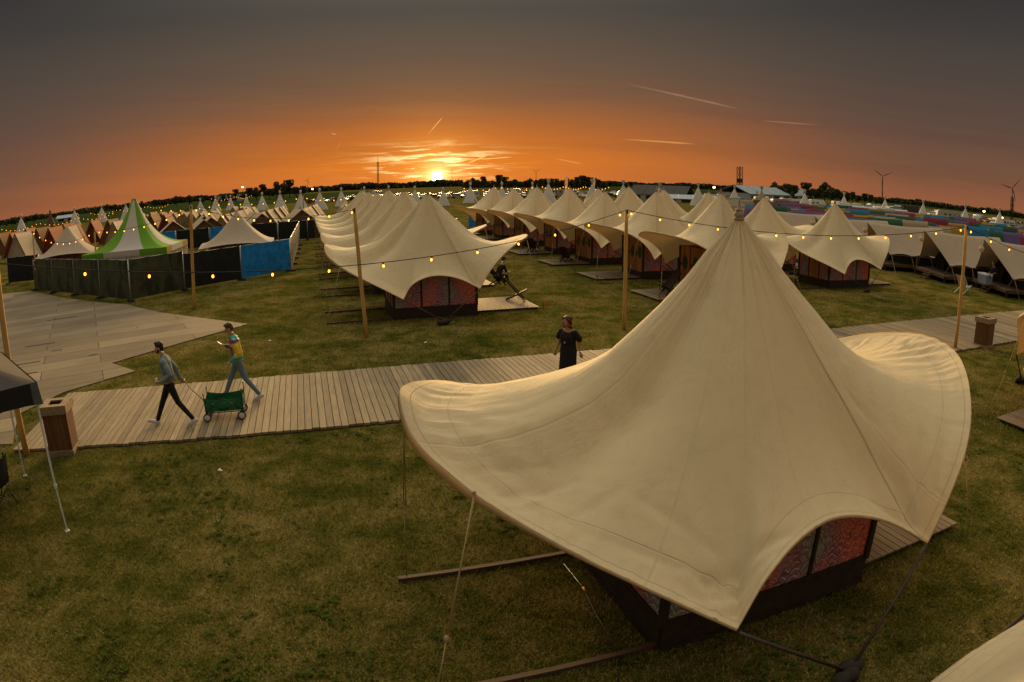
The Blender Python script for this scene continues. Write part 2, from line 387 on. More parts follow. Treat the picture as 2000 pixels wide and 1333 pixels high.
def plates_mat():
    m, bb, out = newmat('ply_track_plates'); ob = bb.n('ShaderNodeTexCoord').outputs['Object']
    br = bb.n('ShaderNodeTexBrick'); bb.put(br.inputs['Vector'], ob)
    br.inputs['Scale'].default_value = 1.0; br.inputs['Brick Width'].default_value = 5.6; br.inputs['Row Height'].default_value = 1.15
    br.inputs['Mortar Size'].default_value = .02; br.offset = .37
    br.inputs['Color1'].default_value = (.15, .115, .07, 1); br.inputs['Color2'].default_value = (.29, .23, .145, 1); br.inputs['Mortar'].default_value = (.022, .018, .012, 1)
    a = bb.noise(ob, .35, 5, .6); s1 = bb.noise(bb.scale(ob, .3, 3, 1), 2.0, 6, .7); g = bb.noise(ob, 40, 3, .7)
    c = bb.mix(bb.mr(a, .42, .7, 0, .6), br.outputs[0], (.12, .085, .055))
    c = bb.mix(bb.mr(s1, .45, .75, 0, .4), c, (.33, .27, .18))
    c = bb.mix(bb.mr(g, .4, .7, 0, .45), c, bb.mix(1.0, c, (.5, .5, .5), 'MULTIPLY'))
    return finish(m, bb, out, c, .85, bb.bump(g, .2, .01))
M['plates'] = plates_mat()
def emis(name, col, st):
    m, bb, out = newmat(name); e = bb.n('ShaderNodeEmission'); bb.put(e.inputs[0], C4(col)); e.inputs[1].default_value = st
    bb.nt.links.new(e.outputs[0], out.inputs[0]); return m
M['bulb'] = emis('lit_bulb', (1.0, .31, .025), 6.5)
M['lamp'] = emis('lit_lamp', (1.0, .72, .25), 9.0)

TH = R(17.2); UX, UY = math.cos(TH), math.sin(TH)
def W2(c, a, b_):      # site grid -> world
    return (c[0]+a*UX-b_*UY, c[1]+a*UY+b_*UX)
def nth(i):
    return ['first', 'second', 'third', 'fourth', 'fifth', 'sixth', 'seventh', 'eighth', 'ninth', 'tenth', 'eleventh', 'twelfth', 'thirteenth', 'fourteenth', 'fifteenth', 'sixteenth', 'seventeenth', 'eighteenth', 'nineteenth', 'twentieth'][i] if i < 20 else '%dth' % (i+1)
# ================================================================ setting
g = MB(); NG = 60
def quad_sheet(mb, pts, z=0.0, m=0, smooth=False):
    mb.add([(p[0], p[1], z) for p in pts], [tuple(range(len(pts)))], m, smooth)
gr = MB(); quad_sheet(gr, [(-9000, -600), (9000, -600), (9000, 15000), (-9000, 15000)], 0)
gr.build('ground', M['lawn'], kind='structure')

# ply track plates laid over the grass (left): a few overlap, leaving dark slots
pl = MB()
PR = R(36)
def pw(a, b_): return (a*math.cos(PR)-b_*math.sin(PR), a*math.sin(PR)+b_*math.cos(PR))
poly = [(-9.7, 23.2), (-12.35, 17.6), (-10.9, 16.75), (-12.1, 14.55), (-12.3, 12.6), (-10.9, 10.75), (-16, 9.5), (-60, 6), (-60, 32), (-33.5, 34.7), (-30.9, 35.1), (-25.0, 31.4), (-21.5, 29.6), (-18.4, 28.3), (-15.2, 26.0)]
inv = Matrix.Rotation(-PR, 3, 'Z')
top = [tuple(inv @ Vector((p[0], p[1], 0))) for p in poly]
n_ = len(top)
pl.add([(p[0], p[1], .004) for p in top]+[(p[0], p[1], .035) for p in top], [tuple(range(n_, 2*n_))]+[(i, (i+1) % n_, n_+(i+1) % n_, n_+i) for i in range(n_)])
pl.build('track_plates', M['plates'], kind='structure', rz=PR)
sl_ = MB()
for (px, py, L, W) in [(-16.7, 17.0, 2.6, .10), (-17.6, 20.1, 1.3, .09), (-15.7, 15.6, .9, .09), (-14.9, 16.3, .5, .08), (-20.4, 25.2, 1.5, .10), (-16.0, 19.2, .45, .1), (-13.8, 18.6, .3, .1), (-19.0, 18.0, 1.8, .08), (-15.2, 28.0-1.6, 0.3, .1)]:
    sl_.box((px, py, .039), (L, W, .006), rz=PR-R(3))
sl_.build('gaps_between_plates', M['black'], label='dark slots left where the track plates meet', kind='structure')

# boardwalk: boards laid crosswise on the site grid
bw = MB(); u = -7.0; k = 0
while u < 46:
    wv = .142; y0 = 13.12 + random.uniform(-.03, .03) + .10*math.sin(u*.21); y1 = 17.28 + random.uniform(-.03, .03) + .08*math.sin(u*.3+1)
    skew = .0
    bw.box(((u+wv/2), (y0+y1)/2, .05+random.uniform(-.002, .004)), (wv-.004, y1-y0, .05)); u += .152
    k += 1
bw.box((19.5, 15.2, .012), (52.6, 3.9, .02), m=1)  # near-black sheet under the boards paints the shade in their gaps
bw.build('boardwalk_path', [M['walk'], M['gap_shade']], rz=TH, kind='structure')

# far fields: crop strips beyond the camp
def strip(name, pts, z, mat):
    s = MB(); quad_sheet(s, pts, z); return s.build(name, mat, kind='structure')
M['crop'] = simple('green_crop', (.032, .048, .012), 1, .3, .05, 0, spec=0.0)
M['stubble'] = simple('straw_field', (.105, .085, .026), 1, .25, .03, 0, spec=0.0)
M['crop2'] = simple('dark_crop', (.03, .045, .012), 1, .3, .02, 0, spec=0.0)
strip('crop_field', [(-900, 150), (-170, 205), (-66, 262), (-60, 300), (-150, 700), (-1200, 900)], .05, M['crop'])
strip('stubble_field', [(-1200, 905), (-150, 703), (-60, 302), (-40, 420), (60, 900), (-600, 1600), (-1800, 1500)], .09, M['stubble'])
strip('far_field', [(60, 470), (1200, 900), (1500, 2400), (-100, 2400), (-40, 900)], .13, M['crop2'])
strip('far_meadow', [(40, 400), (700, 620), (1150, 880), (60, 465)], .10, M['crop'])

# ================================================================ bell canopy tents
RING = [(1.35, -2.5, 1.12), (1.62, -2.46, 1.58), (1.98, -2.33, 1.98), (2.38, -2.08, 2.28), (2.8, -1.72, 2.5), (3.2, -1.33, 2.64), (3.56, -.9, 2.73), (3.8, -.42, 2.78), (3.88, .08, 2.78), (3.84, .6, 2.70), (3.62, 1.1, 2.58),
        (3.2, 1.5, 2.42), (2.7, 1.85, 2.25), (2.1, 2.15, 1.92), (1.6, 2.35, 1.5), (1.35, 2.48, 1.08), (.75, 2.25, 1.42), (0, 2.12, 1.56), (-.75, 2.25, 1.42), (-1.36, 2.45, .95),
        (-1.9, 2.15, 1.45), (-2.5, 1.82, 2.02), (-3.02, 1.44, 2.36), (-3.46, 1.0, 2.56), (-3.8, .52, 2.68), (-3.93, 0.05, 2.70), (-3.88, -.38, 2.42), (-3.54, -.78, 2.08), (-3.12, -1.12, 1.80), (-2.55, -1.6, 1.50), (-1.93, -2.08, 1.20),
        (-1.36, -2.45, .90), (-1.05, -2.38, 1.36), (-.5, -2.2, 1.58), (.1, -2.1, 1.60), (.75, -2.22, 1.44)]
CORN = [0, 15, 19, 31]; PK = 4.42
GW = [(0, 1), (.045, .90), (.09, .815), (.16, .64), (.245, .466), (.33, .31), (.41, .17), (.5, .075), (.57, .03), (.65, -.015), (.72, -.04), (.82, -.062), (.9, -.055), (.96, -.025), (1, 0)]
def gw(s): return float(np.interp(s, [q[0] for q in GW], [q[1] for q in GW]))
def ring_pts(n):
    """edge curve: smooth between the corners, sharp at them"""
    P = np.array(RING); K = len(P); out = []
    for i in range(n):
        t = i/n*K; a = int(t) % K; f = t-int(t)
        p0, p1, p2, p3 = P[(a-1) % K], P[a], P[(a+1) % K], P[(a+2) % K]
        if a in CORN: p0 = 2*p1-p2
        if (a+1) % K in CORN: p3 = 2*p2-p1
        out.append(.5*((2*p1)+(-p0+p2)*f+(2*p0-5*p1+4*p2-p3)*f*f+(-p0+3*p1-3*p2+p3)*f**3))
    return np.array(out)
def Rr_(P): return np.hypot(P[:, 0], P[:, 1])
def smooth_ring(P, sg):
    n = len(P); k = np.arange(-n//2, n//2); w_ = np.exp(-.5*(k/(sg*n))**2); w_ /= w_.sum()
    return np.stack([np.real(np.fft.ifft(np.fft.fft(P[:, j])*np.fft.fft(np.fft.ifftshift(w_)))) for j in range(P.shape[1])], 1)
def prof(s, R_, Rw=None):
    w_ = min(1, max(0, ((Rw or R_)-2.8)/.85)); w_ = w_*w_*(3-2*w_)
    return w_*gw(s)+(1-w_)*(1-s)**1.38
def canopy_z(x_, y_):
    P = ring_pts(144); th = np.arctan2(P[:, 1], P[:, 0]); a = math.atan2(y_, x_)
    i = int(np.argmin(np.abs(np.angle(np.exp(1j*(th-a)))))); R_ = math.hypot(P[i, 0], P[i, 1]); s = min(1, math.hypot(x_, y_)/R_)
    return P[i, 2]+(PK-P[i, 2])*prof(s, R_)
FOLDS = [(-.52, -2.14, -1.62, -2.02, .050, .055), (-.82, -2.24, -1.78, -2.10, .042, .045), (-.98, -2.33, -1.55, -2.30, .035, .035), (-1.2, -2.2, -2.3, -1.45, .022, .05), (-1.3, -1.9, -1.9, -1.2, .018, .05), (1.25, -2.3, .75, -2.0, .028, .04), (1.3, -2.15, .95, -1.75, .022, .035), (-.1, -.5, .15, -1.3, .012, .05), (1.1, -1.6, .75, -1.25, .018, .035), (-3.4, -.55, -2.6, -.55, .022, .05), (-3.1, -.8, -2.3, -.75, .022, .05), (-2.7, -1.15, -1.9, -1.05, .018, .05)]
def canopy_mesh(mx, n, k, wr, peak_shift=0):
    P = ring_pts(n); mb = MB(); uv = []
    Sw = smooth_ring(np.stack([Rr_(P)], 1), .016)[:, 0]
    th0 = np.unwrap(np.arctan2(P[:, 1], P[:, 0])); Rr = np.hypot(P[:, 0], P[:, 1])
    S_ = smooth_ring(np.stack([Rr, P[:, 2]], 1), .030)
    rr = np.random.default_rng(3); fr = [(q, rr.uniform(0, 2*PI), rr.uniform(.4, 1)) for q in (11, 17, 23, 31, 37, 47, 61, 79)]
    ss = [1-(1-i/k)**1.15 if False else i/k for i in range(k+1)]
    pole = .055
    for j, s in enumerate(ss):
        for i in range(n):
            p = P[i]; R_ = math.hypot(p[0], p[1]); th = i/n*2*PI
            hs = pole/R_+(1-pole/R_)*s
            sm_ = min(1, max(0, (s-.50)/.50)); sm_ = sm_*sm_*(3-2*sm_)
            ze_ = p[2]*sm_+S_[i, 1]*(1-sm_); rp_ = R_*sm_+S_[i, 0]*(1-sm_)
            z_ = ze_+(PK-ze_)*prof(s, rp_, Sw[i])
            x_, y_ = p[0]*hs, p[1]*hs
            va = math.degrees(math.atan2(y_, x_))
            z_ -= .22*math.exp(-((va-4)/24)**2)*math.exp(-((s-.60)/.22)**2)       # the entrance wing sags into a saddle
            va2 = math.degrees(math.atan2(y_, -x_))
            z_ -= .13*min(1, max(0, (va2+5)/5), max(0, (16-va2)/12))*max(0, min(1, (s-.38)/.3))*max(0, min(1, (1.0-s)/.06))   # crest line of the blind wing
            z_ += .12*math.exp(-((va2-24)/12)**2)*math.exp(-((s-.66)/.24)**2)*max(0, min(1, (1.0-s)/.06))                       # its far side lies nearly level
            if wr:
                F = sum(a_*math.sin(q*th+ph+2.2*s*math.sin(3*th)) for q, ph, a_ in fr)/3.2
                dd = .020*wr*F*math.exp(-((s-.12)/.16)**2)
                wing = min(1, max(0, (R_-2.9)/.8))
                G = sum(a_*math.sin(q*2.6*th+ph*3) for q, ph, a_ in fr[2:])/2.6
                dd += .017*wr*G*wing*math.exp(-((s-.90)/.075)**2)*min(1, (1-s)*14)
                dd += .012*wr*G*(1-wing)*math.exp(-((s-.97)/.05)**2)
                for ci, cx, cy in ((0, 1.35, -2.5), (1, -1.36, -2.45)):     # stretch folds running in from the low corners
                    dx, dy = x_-cx, y_-cy; ds = math.hypot(dx, dy)
                    if ds < 1.5:
                        dd += .018*wr*math.sin(15*math.atan2(dy, dx)+1.1*ds+ci)*math.exp(-((ds-.45)/.38)**2)*min(1, (1-s)*9+.1)
                for (ax, ay, ex, ey, A_f, w_f) in FOLDS:
                    fx, fy = ex-ax, ey-ay; LL = fx*fx+fy*fy; tt = ((x_-ax)*fx+(y_-ay)*fy)/LL
                    if -.15 < tt < 1.2:
                        dn = ((x_-ax)*fy-(y_-ay)*fx)/math.sqrt(LL); dd -= A_f*wr*math.exp(-(dn/w_f)**2)*max(0, min(1, (tt+.15)/.3, (1.2-tt)/.4))*min(1, (1-s)*14)
                for cx, cy in ((-3.3, -.6), (3.3, -.3)):
                    dx, dy = x_-cx, y_-cy; ds = math.hypot(dx, dy)
                    if ds < 1.2: dd += .016*wr*math.sin(22*(dx*.5+dy*.8)+2*ds)*math.exp(-(ds/.55)**2)
                z_ += dd
            mb.v.append((mx*x_, y_, z_)); uv.append((i/n, s))
    for j in range(k):
        for i in range(n):
            a, b_, c, d_ = j*n+i, j*n+(i+1) % n, (j+1)*n+(i+1) % n, (j+1)*n+i
            mb.f.append((a, d_, c, b_) if mx > 0 else (a, b_, c, d_)); mb.mi.append(0); mb.sm.append(True)
    mb.uv = uv
    return mb, P
def bell_parts(mx, hires):
    """the parts of one canopy tent, as meshes; mx = -1 mirrors it"""
    Q = {}
    n, k = (432, 90) if hires else (144, 26)
    mb, P = canopy_mesh(mx, n, k, 1.0 if hires else .7)
    Q['canopy'] = (mb.mesh('canopy', M['canvas']), None)
    hm = MB(); nn = len(P)            # turned-down hem: deep on the raised wings, a rolled edge elsewhere
    for i in range(nn):
        p = P[i]; R_ = math.hypot(p[0], p[1]); wing = min(1, max(0, (R_-2.9)/.7)); dpt = .03+.045*wing
        nx, ny = p[0]/R_, p[1]/R_
        for (o_, dz) in ((0.0, .004), (.008, -.006), (.010+.02*wing, -dpt), (-.006, -dpt*.9), (-.01, -.01)):
            hm.v.append((mx*(p[0]+nx*o_), p[1]+ny*o_, p[2]+dz))
    for i in range(nn):
        for q in range(4):
            a, b_, c, d_ = i*5+q, i*5+q+1, ((i+1) % nn)*5+q+1, ((i+1) % nn)*5+q
            hm.f.append((a, b_, c, d_)); hm.mi.append(0); hm.sm.append(True)
    Q['hem'] = (hm.mesh('hem', M['hem']), 'canopy')
    f = MB(); f.lathe([(a_*.52, b_*.62) for a_, b_ in [(.0, -.06), (.075, -.05), (.09, -.01), (.125, 0), (.13, .025), (.085, .04), (.115, .07), (.12, .11), (.09, .15), (.055, .165), (.095, .175), (.095, .19), (.045, .205), (.035, .26), (.022, .34), (.012, .39), (.0, .40)]], (0, 0, PK+.01), 14)
    Q['finial'] = (f.mesh('finial', M['finial']), None)
    mp = MB(); mp.tube([(0, 0, .1), (0, 0, PK)], .05, 8); Q['mast'] = (mp.mesh('mast', M['postwood']), None)
    # cabin
    X0, X1, Y0, Y1, ZB = -1.58, 1.48, -1.47, 1.02, .36
    def zt(x_, y_): return min(2.05, canopy_z(x_, y_)-.13)
    pb = MB()
    for a, c in (((X0, Y0), (X1, Y0)), ((X1, Y0), (X1, Y1)), ((X1, Y1), (X0, Y1)), ((X0, Y1), (X0, Y0))):
        pb.bar((mx*a[0], a[1], ZB/2+.03), (mx*c[0], c[1], ZB/2+.03), .07, ZB-.06)
        pb.bar((mx*a[0], a[1], .025), (mx*c[0], c[1], .025), .13, .05)
    pb.box((mx*(X0+X1)/2, (Y0+Y1)/2, .2), (X1-X0-.1, Y1-Y0-.1, .05))
    Q['plinth'] = (pb.mesh('plinth', M['darkwood']), None)
    posts = MB()
    def wall(mb, a, c, npan, off, seg_=6, mat=0):
        a, c = Vector(a), Vector(c); d_ = (c-a); L = d_.length; d_.normalize(); nrm = Vector((d_.y, -d_.x))
        t0, t1 = .035, L-.035
        vs = []; fs = []
        for i in range(seg_*npan+1):
            t = t0+(t1-t0)*i/(seg_*npan); p = a+d_*t+nrm*off
            for th_ in (0, -.022):
                q = p+nrm*th_; vs += [(mx*q.x, q.y, ZB), (mx*q.x, q.y, zt(p.x, p.y))]
        for i in range(seg_*npan):
            o = i*4; fs += [(o, o+4, o+5, o+1), (o+2, o+3, o+7, o+6), (o+1, o+5, o+7, o+3)]
        mb.add(vs, [f_ if mx > 0 else tuple(reversed(f_)) for f_ in fs], mat)
    def post(mb, x_, y_, r_=.07):
        mb.box((mx*x_, y_, (ZB+zt(x_, y_))/2+.0), (r_, r_, zt(x_, y_)-ZB+.02))
    for x_, y_, pr in [(X0, Y0, .085), (X1, Y0, .085), (X1, Y1, .085), (X0, Y1, .085)]+[(X0+(X1-X0)*i/3, yy, .05) for i in (1, 2) for yy in (Y0, Y1)]+[(X0, Y0+(Y1-Y0)*i/3, .05) for i in (1, 2)]:
        pm = MB(); post(pm, x_, y_, pr); Q['wall_post.%d' % len(Q)] = (pm.mesh('wall_post', M['darkwood']), None)
    for (a, c) in (((X0, Y0), (X1, Y0)), ((X0, Y1), (X0, Y0))):
        posts.bar((mx*a[0], a[1], ZB+.03), (mx*c[0], c[1], ZB+.03), .06, .05)
    Q['sill_rail'] = (posts.mesh('sill_rail', M['darkwood']), None)
    for nm_, a, c, n_ in (('printed_panel', (X0, Y0), (X1, Y0), 3), ('printed_panel', (X1, Y1), (X0, Y1), 3)):
        for i in range(n_):
            mb = MB(); t = Vector(c)-Vector(a)
            wall(mb, Vector(a)+t*i/n_, Vector(a)+t*(i+1)/n_, 1, 0.0); Q[nm_+'.%d' % len(Q)] = (mb.mesh(nm_, M['pattern']), None)
    for i in range(3):
        a = Vector((X0, Y1)); t = Vector((X0, Y0))-a; mb = MB()
        wall(mb, a+t*i/3, a+t*(i+1)/3, 1, 0.0)
        if i == 1: Q['door.%d' % len(Q)] = (mb.mesh('door', M['orangewood']), None)
        else: Q['printed_panel.%d' % len(Q)] = (mb.mesh('printed_panel', M['pattern']), None)
    a = Vector((X1, Y0)); t = Vector((X1, Y1))-a
    for i in range(3):           # timber front with two doors and oval windows
        mb = MB(); wall(mb, a+t*i/3, a+t*(i+1)/3, 1, 0.0)
        key = 'front_door.%d' % len(Q); Q[key] = (mb.mesh('front_door', M['orangewood']), None)
        w_ = MB(); cx, cy = X1+.012, Y0+(Y1-Y0)*(i+.5)/3
        w_.lathe([(0, -.006), (.20, -.006), (.20, .006), (.17, .012), (0, .012)], (0, 0, 0), 20)
        w_.v = [(mx*(cx+q[2]), cy+q[0], 1.35+q[1]*1.55) for q in w_.v]
        Q['round_window.%d' % len(Q)] = (w_.mesh('round_window', M['green_disc']), key)
        hb = MB(); hb.box((mx*(X1+.03), cy+.3, 1.25), (.03, .025, .14)); Q['handle.%d' % len(Q)] = (hb.mesh('handle', M['black']), key)
    # struts from the low corners to one ballast bag, front and back
    for sgn in (-1, 1):
        for cx, cz in ((1.35, 1.10), (-1.36, .9 if sgn < 0 else .95)):
            mb = MB(); mb.tube([(mx*cx, sgn*2.5, cz-.02), (mx*(.06 if cx > 0 else -.06)-.04*mx, sgn*2.9, .16)], .022, 8)
            Q['strut.%d' % len(Q)] = (mb.mesh('strut', M['strut']), None)
        mb = MB(); rr = random.Random(5)
        for q in range(5):
            mb.ball((mx*(-.05+rr.uniform(-.14, .14)), sgn*2.92+rr.uniform(-.1, .1), .08+rr.uniform(0, .05)), .125, 10, 7, sc_=(1.1, .8, .6+.2*rr.random()))
        Q['ballast_bag.%d' % len(Q)] = (mb.mesh('ballast_bag', M['weight']), None)
    # sleepers that hold the guy ropes on the blind side
    for yb in (-1.42, .80):
        mb = MB(); mb.box((mx*(-2.81), yb, .04), (2.44, .07, .06)); Q['sleeper.%d' % len(Q)] = (mb.mesh('sleeper', M['sleeper']), None)
    def rope(a, c, kn=.55):
        mb = MB(); a, c = Vector(a), Vector(c); a.x *= mx; c.x *= mx
        k_ = a+(c-a)*kn; o_ = Vector((.02, .02, 0))
        mb.tube([a, k_+o_], .007, 5); mb.tube([a+o_, k_-o_*.6], .007, 5); mb.tube([k_, c], .008, 5)
        mb.ball(k_, .03, 8, 5, sc_=(1, 1, 1.6)); mb.tube([k_, k_+Vector((.05, .02, -.10))], .006, 5)
        mb.ball(a, .02, 6, 4)
        Q['guy_rope.%d' % len(Q)] = (mb.mesh('guy_rope', M['rope']), None)
    rope((-3.86, -.38, 2.50), (-3.80, .80, .09), .45) if False else None
    rope((-3.9, .1, 2.66), (-3.92, .80, .08), .52); rope((-3.42, -.90, 2.0), (-4.0, -1.42, .08), .72)
    rope((3.62, -.9, 2.6), (4.05, -1.5, .02)); rope((3.62, 1.1, 2.5), (4.05, 1.6, .02))
    return Q
GRP = 'cream canopy tents on the lawn'
def bell(mx, hires, name='canopy_tent'):
    Q = bell_parts(mx, hires); root = empty(name, cat='tent'); obs = {}
    for key, (me, par) in Q.items():
        nm_ = key.split('.')[0]
        o = bpy.data.objects.new(nm_, me)
        link(o, obs[par] if par else root); obs[key] = o
    return root
def deck_thing():
    r_ = empty('timber_deck', cat='deck'); mb = MB(); x_ = -1.2
    while x_ < 1.16: mb.box((x_+.07, 0, .085), (.13, 2.62, .028)); x_ += .145
    mb.build('boards', M['deck'], r_)
    mb = MB()
    for y_ in (-1.2, 0, 1.2): mb.box((0, y_, .035), (2.4, .09, .07))
    mb.build('joist', M['darkwood'], r_)
    return r_
def lounge_chair():
    """low chair of two crossing slatted planks"""
    r_ = empty('plank_chair', cat='chair')
    A, B_ = Vector((.42, 0, .02)), Vector((-.42, 0, .95)); ax = (B_-A).normalized()
    s = MB()
    for y_ in (-.21, .21): s.bar(A+Vector((0, y_, 0)), B_+Vector((0, y_, 0)), .035, .05)
    for t in (.28, .98): s.bar(A+(B_-A)*t+Vector((0, -.21, 0)), A+(B_-A)*t+Vector((0, .21, 0)), .04, .03)
    s.build('back_frame', M['darkwood'], r_)
    s = MB()
    for y_ in (-.13, -.043, .043, .13): s.bar(A+(B_-A)*.30+Vector((0, y_, 0)), B_+Vector((0, y_, 0)), .07, .018)
    s.build('backrest', M['darkwood'], r_)
    s = MB(); C_, D_ = Vector((-.34, 0, .02)), Vector((.52, 0, .44))
    for y_ in (-.16, .16): s.bar(C_+Vector((0, y_, 0)), D_+Vector((0, y_, 0)), .035, .05)
    s.build('seat_frame', M['darkwood'], r_)
    s = MB()
    for y_ in (-.085, 0, .085): s.bar(C_+(D_-C_)*.45+Vector((0, y_, .02)), D_+Vector((0, y_, .02)), .07, .018)
    s.build('seat', M['darkwood'], r_)
    return r_

main = bell(1, True)
place(main, (2.64, 7.60, 0), TH, 'large cream canopy tent nearest the boardwalk, seen from above in the foreground', GRP)
A_ = bell(1, False); B0 = bell(-1, False)
A0 = (-3.13, 25.58)
for i in range(6):
    o = A_ if i == 0 else copy_tree(A_)
    c = W2(A0, 0, 6.06*i)
    o.scale = (1, 1, 1 if i == 0 else random.uniform(.965, 1.03)); place(o, (c[0], c[1], 0), TH+R(random.uniform(-2, 2))*(i > 0), ('cream canopy tent at the near end of the row beside the fence' if i == 0 else 'cream canopy tent beside the fence, %s from the near end of its row' % nth(i)), GRP)
BB = (9.42, 29.5)
Bpos = [W2(BB, 0, 6.17*i) for i in range(7)]
for i, c in enumerate(Bpos):
    o = B0 if i == 0 else copy_tree(B0)
    o.scale = (1, 1, random.uniform(.965, 1.03)); place(o, (c[0]+random.uniform(-.12, .12), c[1]+random.uniform(-.12, .12), 0), TH+R(random.uniform(-2, 2)), 'cream canopy tent with a deck facing the lawn lane, %s from the near end' % nth(i), GRP)
# the third row, decks on its far side
c0 = (17.05, 33.3)
Cpos = [W2(c0, 0, 6.15*i) for i in (0, 1, 2, 3, 4, 5)]
for i, c in enumerate(Cpos):
    o = copy_tree(A_)
    o.scale = (1, 1, random.uniform(.965, 1.03)); place(o, (c[0]+random.uniform(-.12, .12), c[1]+random.uniform(-.12, .12), 0), TH+R(random.uniform(-2, 2)), 'cream canopy tent in the row nearest the dark safari tents, %s from the near end' % nth(i), GRP)
o = copy_tree(B0); place(o, (15.45, 11.75, 0), TH, 'canopy tent with its brown underside showing, cut by the frame beside the plank bin', GRP)
o = copy_tree(main); place(o, (4.98, 1.38, 0), TH, 'cream canopy tent of which one corner rises nearest the camera', GRP)

# decks and chairs
dk = deck_thing(); ch = lounge_chair()
DG, CG = 'timber decks in front of the canopy tents', 'folding plank chairs on the decks'
def deck_at(c, mx, lab, first=[True]):
    o = dk if first[0] else copy_tree(dk); first[0] = False
    p = W2(c, mx*2.72, .02); return place(o, (p[0], p[1], 0), TH+(0 if mx > 0 else PI), lab, DG)
def chair_at(p, rz, lab, z=.10, first=[True]):
    o = ch if first[0] else copy_tree(ch); first[0] = False
    return place(o, (p[0], p[1], z), rz, lab, CG)
deck_at((2.64, 7.6), 1, 'timber deck beside the printed wall of the foreground tent')
chair_at(W2((2.64, 7.6), 2.15, .10), TH+R(20), 'dark plank chair half hidden under the foreground canopy')
for i in range(6):
    c = W2(A0, 0, 6.06*i); deck_at(c, 1, 'timber deck beside the %s tent of the row along the fence' % nth(i))
chair_at((.10, 27.0), R(-5), 'dark plank chair leaning back on the deck of the tent before the sun')
chair_at((-.72, 30.75), R(35), 'dark plank chair the seated person in a cap uses')
for i, c in enumerate(Bpos):
    deck_at(c, -1, 'timber deck by the %s tent across the lawn lane' % nth(i))
    if i in (1, 4, 5, 6): continue
    for k_, (a, b_) in enumerate(((-2.35, .55), (-2.85, -.35))):
        if i == 0 and k_ == 1: pass
        chair_at(W2(c, a, b_), TH+R(random.choice((170, 150, 25))+20*k_), 'dark plank chair on the %s deck across the lane, %s' % (nth(i), ('nearer the tent', 'nearer the lawn')[k_]))
for i, c in enumerate(Cpos[:3]):
    deck_at(c, 1, 'timber deck at the %s tent next to the safari tents' % nth(i))
    chair_at(W2(c, 2.4, -.2), TH+R(10), 'dark plank chair behind the %s tent next to the safari tents' % nth(i))
deck_at((15.45, 11.75), -1, 'timber deck under the rope with the yellow marker')
# ================================================================ poles and string lights
def pole_thing(p, top, lab, lean=(0, 0), r=.062, name='light_pole'):
    mb = MB(); n_ = 7; pts = []
    for i in range(n_):
        t = i/(n_-1); pts.append((lean[0]*t+random.uniform(-.01, .01), lean[1]*t, -.05+(top+.05)*t))
    o = empty(name, (p[0], p[1], 0), 0, lab, 'pole', 'round timber poles carrying the lights')
    mb.tube(pts, [r*(1.08-.16*i/(n_-1)) for i in range(n_)], 10); mb.build('post', M['postwood'], o)
    mb = MB(); mb.box((lean[0]+.02, lean[1]-r, top-.08), (.05, .05, .12)); mb.build('hook', M['black'], o)
    return o
_bulb = {}
def bulb_parts():
    if not _bulb:
        s = MB(); s.lathe([(0, .0), (.028, 0), (.03, -.03), (.024, -.085), (0, -.085)], (0, 0, 0), 8); _bulb['s'] = s.mesh('socket', M['black'])
        s = MB(); s.lathe([(.0, -.195), (.02, -.19), (.036, -.172), (.043, -.145), (.036, -.115), (.024, -.09), (.015, -.08), (0, -.08)], (0, 0, 0), 10); _bulb['b'] = s.mesh('bulb', M['bulb'])
    return _bulb
def lights(A, B_, sag, ts, lab, small=False, name='string_lights', bs=.64):
    A, B_ = Vector(A), Vector(B_)
    def P(t): return A+(B_-A)*t-Vector((0, 0, 4*sag*t*(1-t)))
    r_ = empty(name, A, 0, lab, 'string lights', 'strings of warm bulbs between the poles')
    mb = MB(); mb.tube([P(i/32)-A for i in range(33)], .011 if not small else .02, 5); mb.build('cable', M['black'], r_)
    q = bulb_parts()
    for t in ts:
        p = P(t)-A
        o = bpy.data.objects.new('bulb', q['b']); link(o, r_); o.location = p; o.rotation_euler = (random.uniform(-.2, .2), random.uniform(-.2, .2), 0); o.scale = (bs,)*3
        if not small:
            s = bpy.data.objects.new('socket', q['s']); link(s, o)
    return r_
pole_thing((3.70, 21.77), 3.98, 'timber light pole standing before the foreground canopy, beside its peak')
pole_thing((-4.63, 20.91), 4.15, 'timber light pole leaning in front of the tent that hides the sun', (-.28, .12))
pole_thing((-13.71, 26.64), 4.5, 'timber light pole at the dark green screen fence, before the striped marquee', (.16, 0), .07)
pole_thing((14.94, 18.61), 4.2, 'timber light pole at the edge of the boardwalk beside the plank bin')
pole_thing((-10.05, 10.3), 4.1, 'timber light pole behind the black gazebo and the plank bin', (.0, 0), .07)
pole_thing((-24.6, 34.6), 3.55, 'timber light pole at the left corner of the striped marquee', (0, 0), .06)
pole_thing((-31.9, 36.9), 3.85, 'timber light pole at the outer end of the screen fence', (0, 0), .06)
pole_thing((-32.75, 104.5), 3.9, 'thin far light pole among the beige ridge tents', (0, 0), .09)
pA = (-10.05, 10.3, 4.0); pB = (3.70, 21.77, 3.95)
lights(pA, pB, 1.02, [i/12.6+.03 for i in range(13)][1:], 'string lights sagging low from the gazebo pole across the lawn to the middle pole')
lights(pB, (14.94, 18.61, 4.15), .62, [.015+i*.0805 for i in range(13)], 'string lights from the middle pole over the foreground peak to the boardwalk pole')
lights((14.94, 18.61, 4.15), (26, 17.0, 4.0), .85, [i*.08+.02 for i in range(12)], 'string lights running on beyond the boardwalk pole at the frame edge')
lights((-4.9, 21.0, 4.1), (-13.55, 26.64, 4.45), .42, [.01+i*.105 for i in range(10)], 'string lights from the leaning pole over the screened yard to the fence pole')
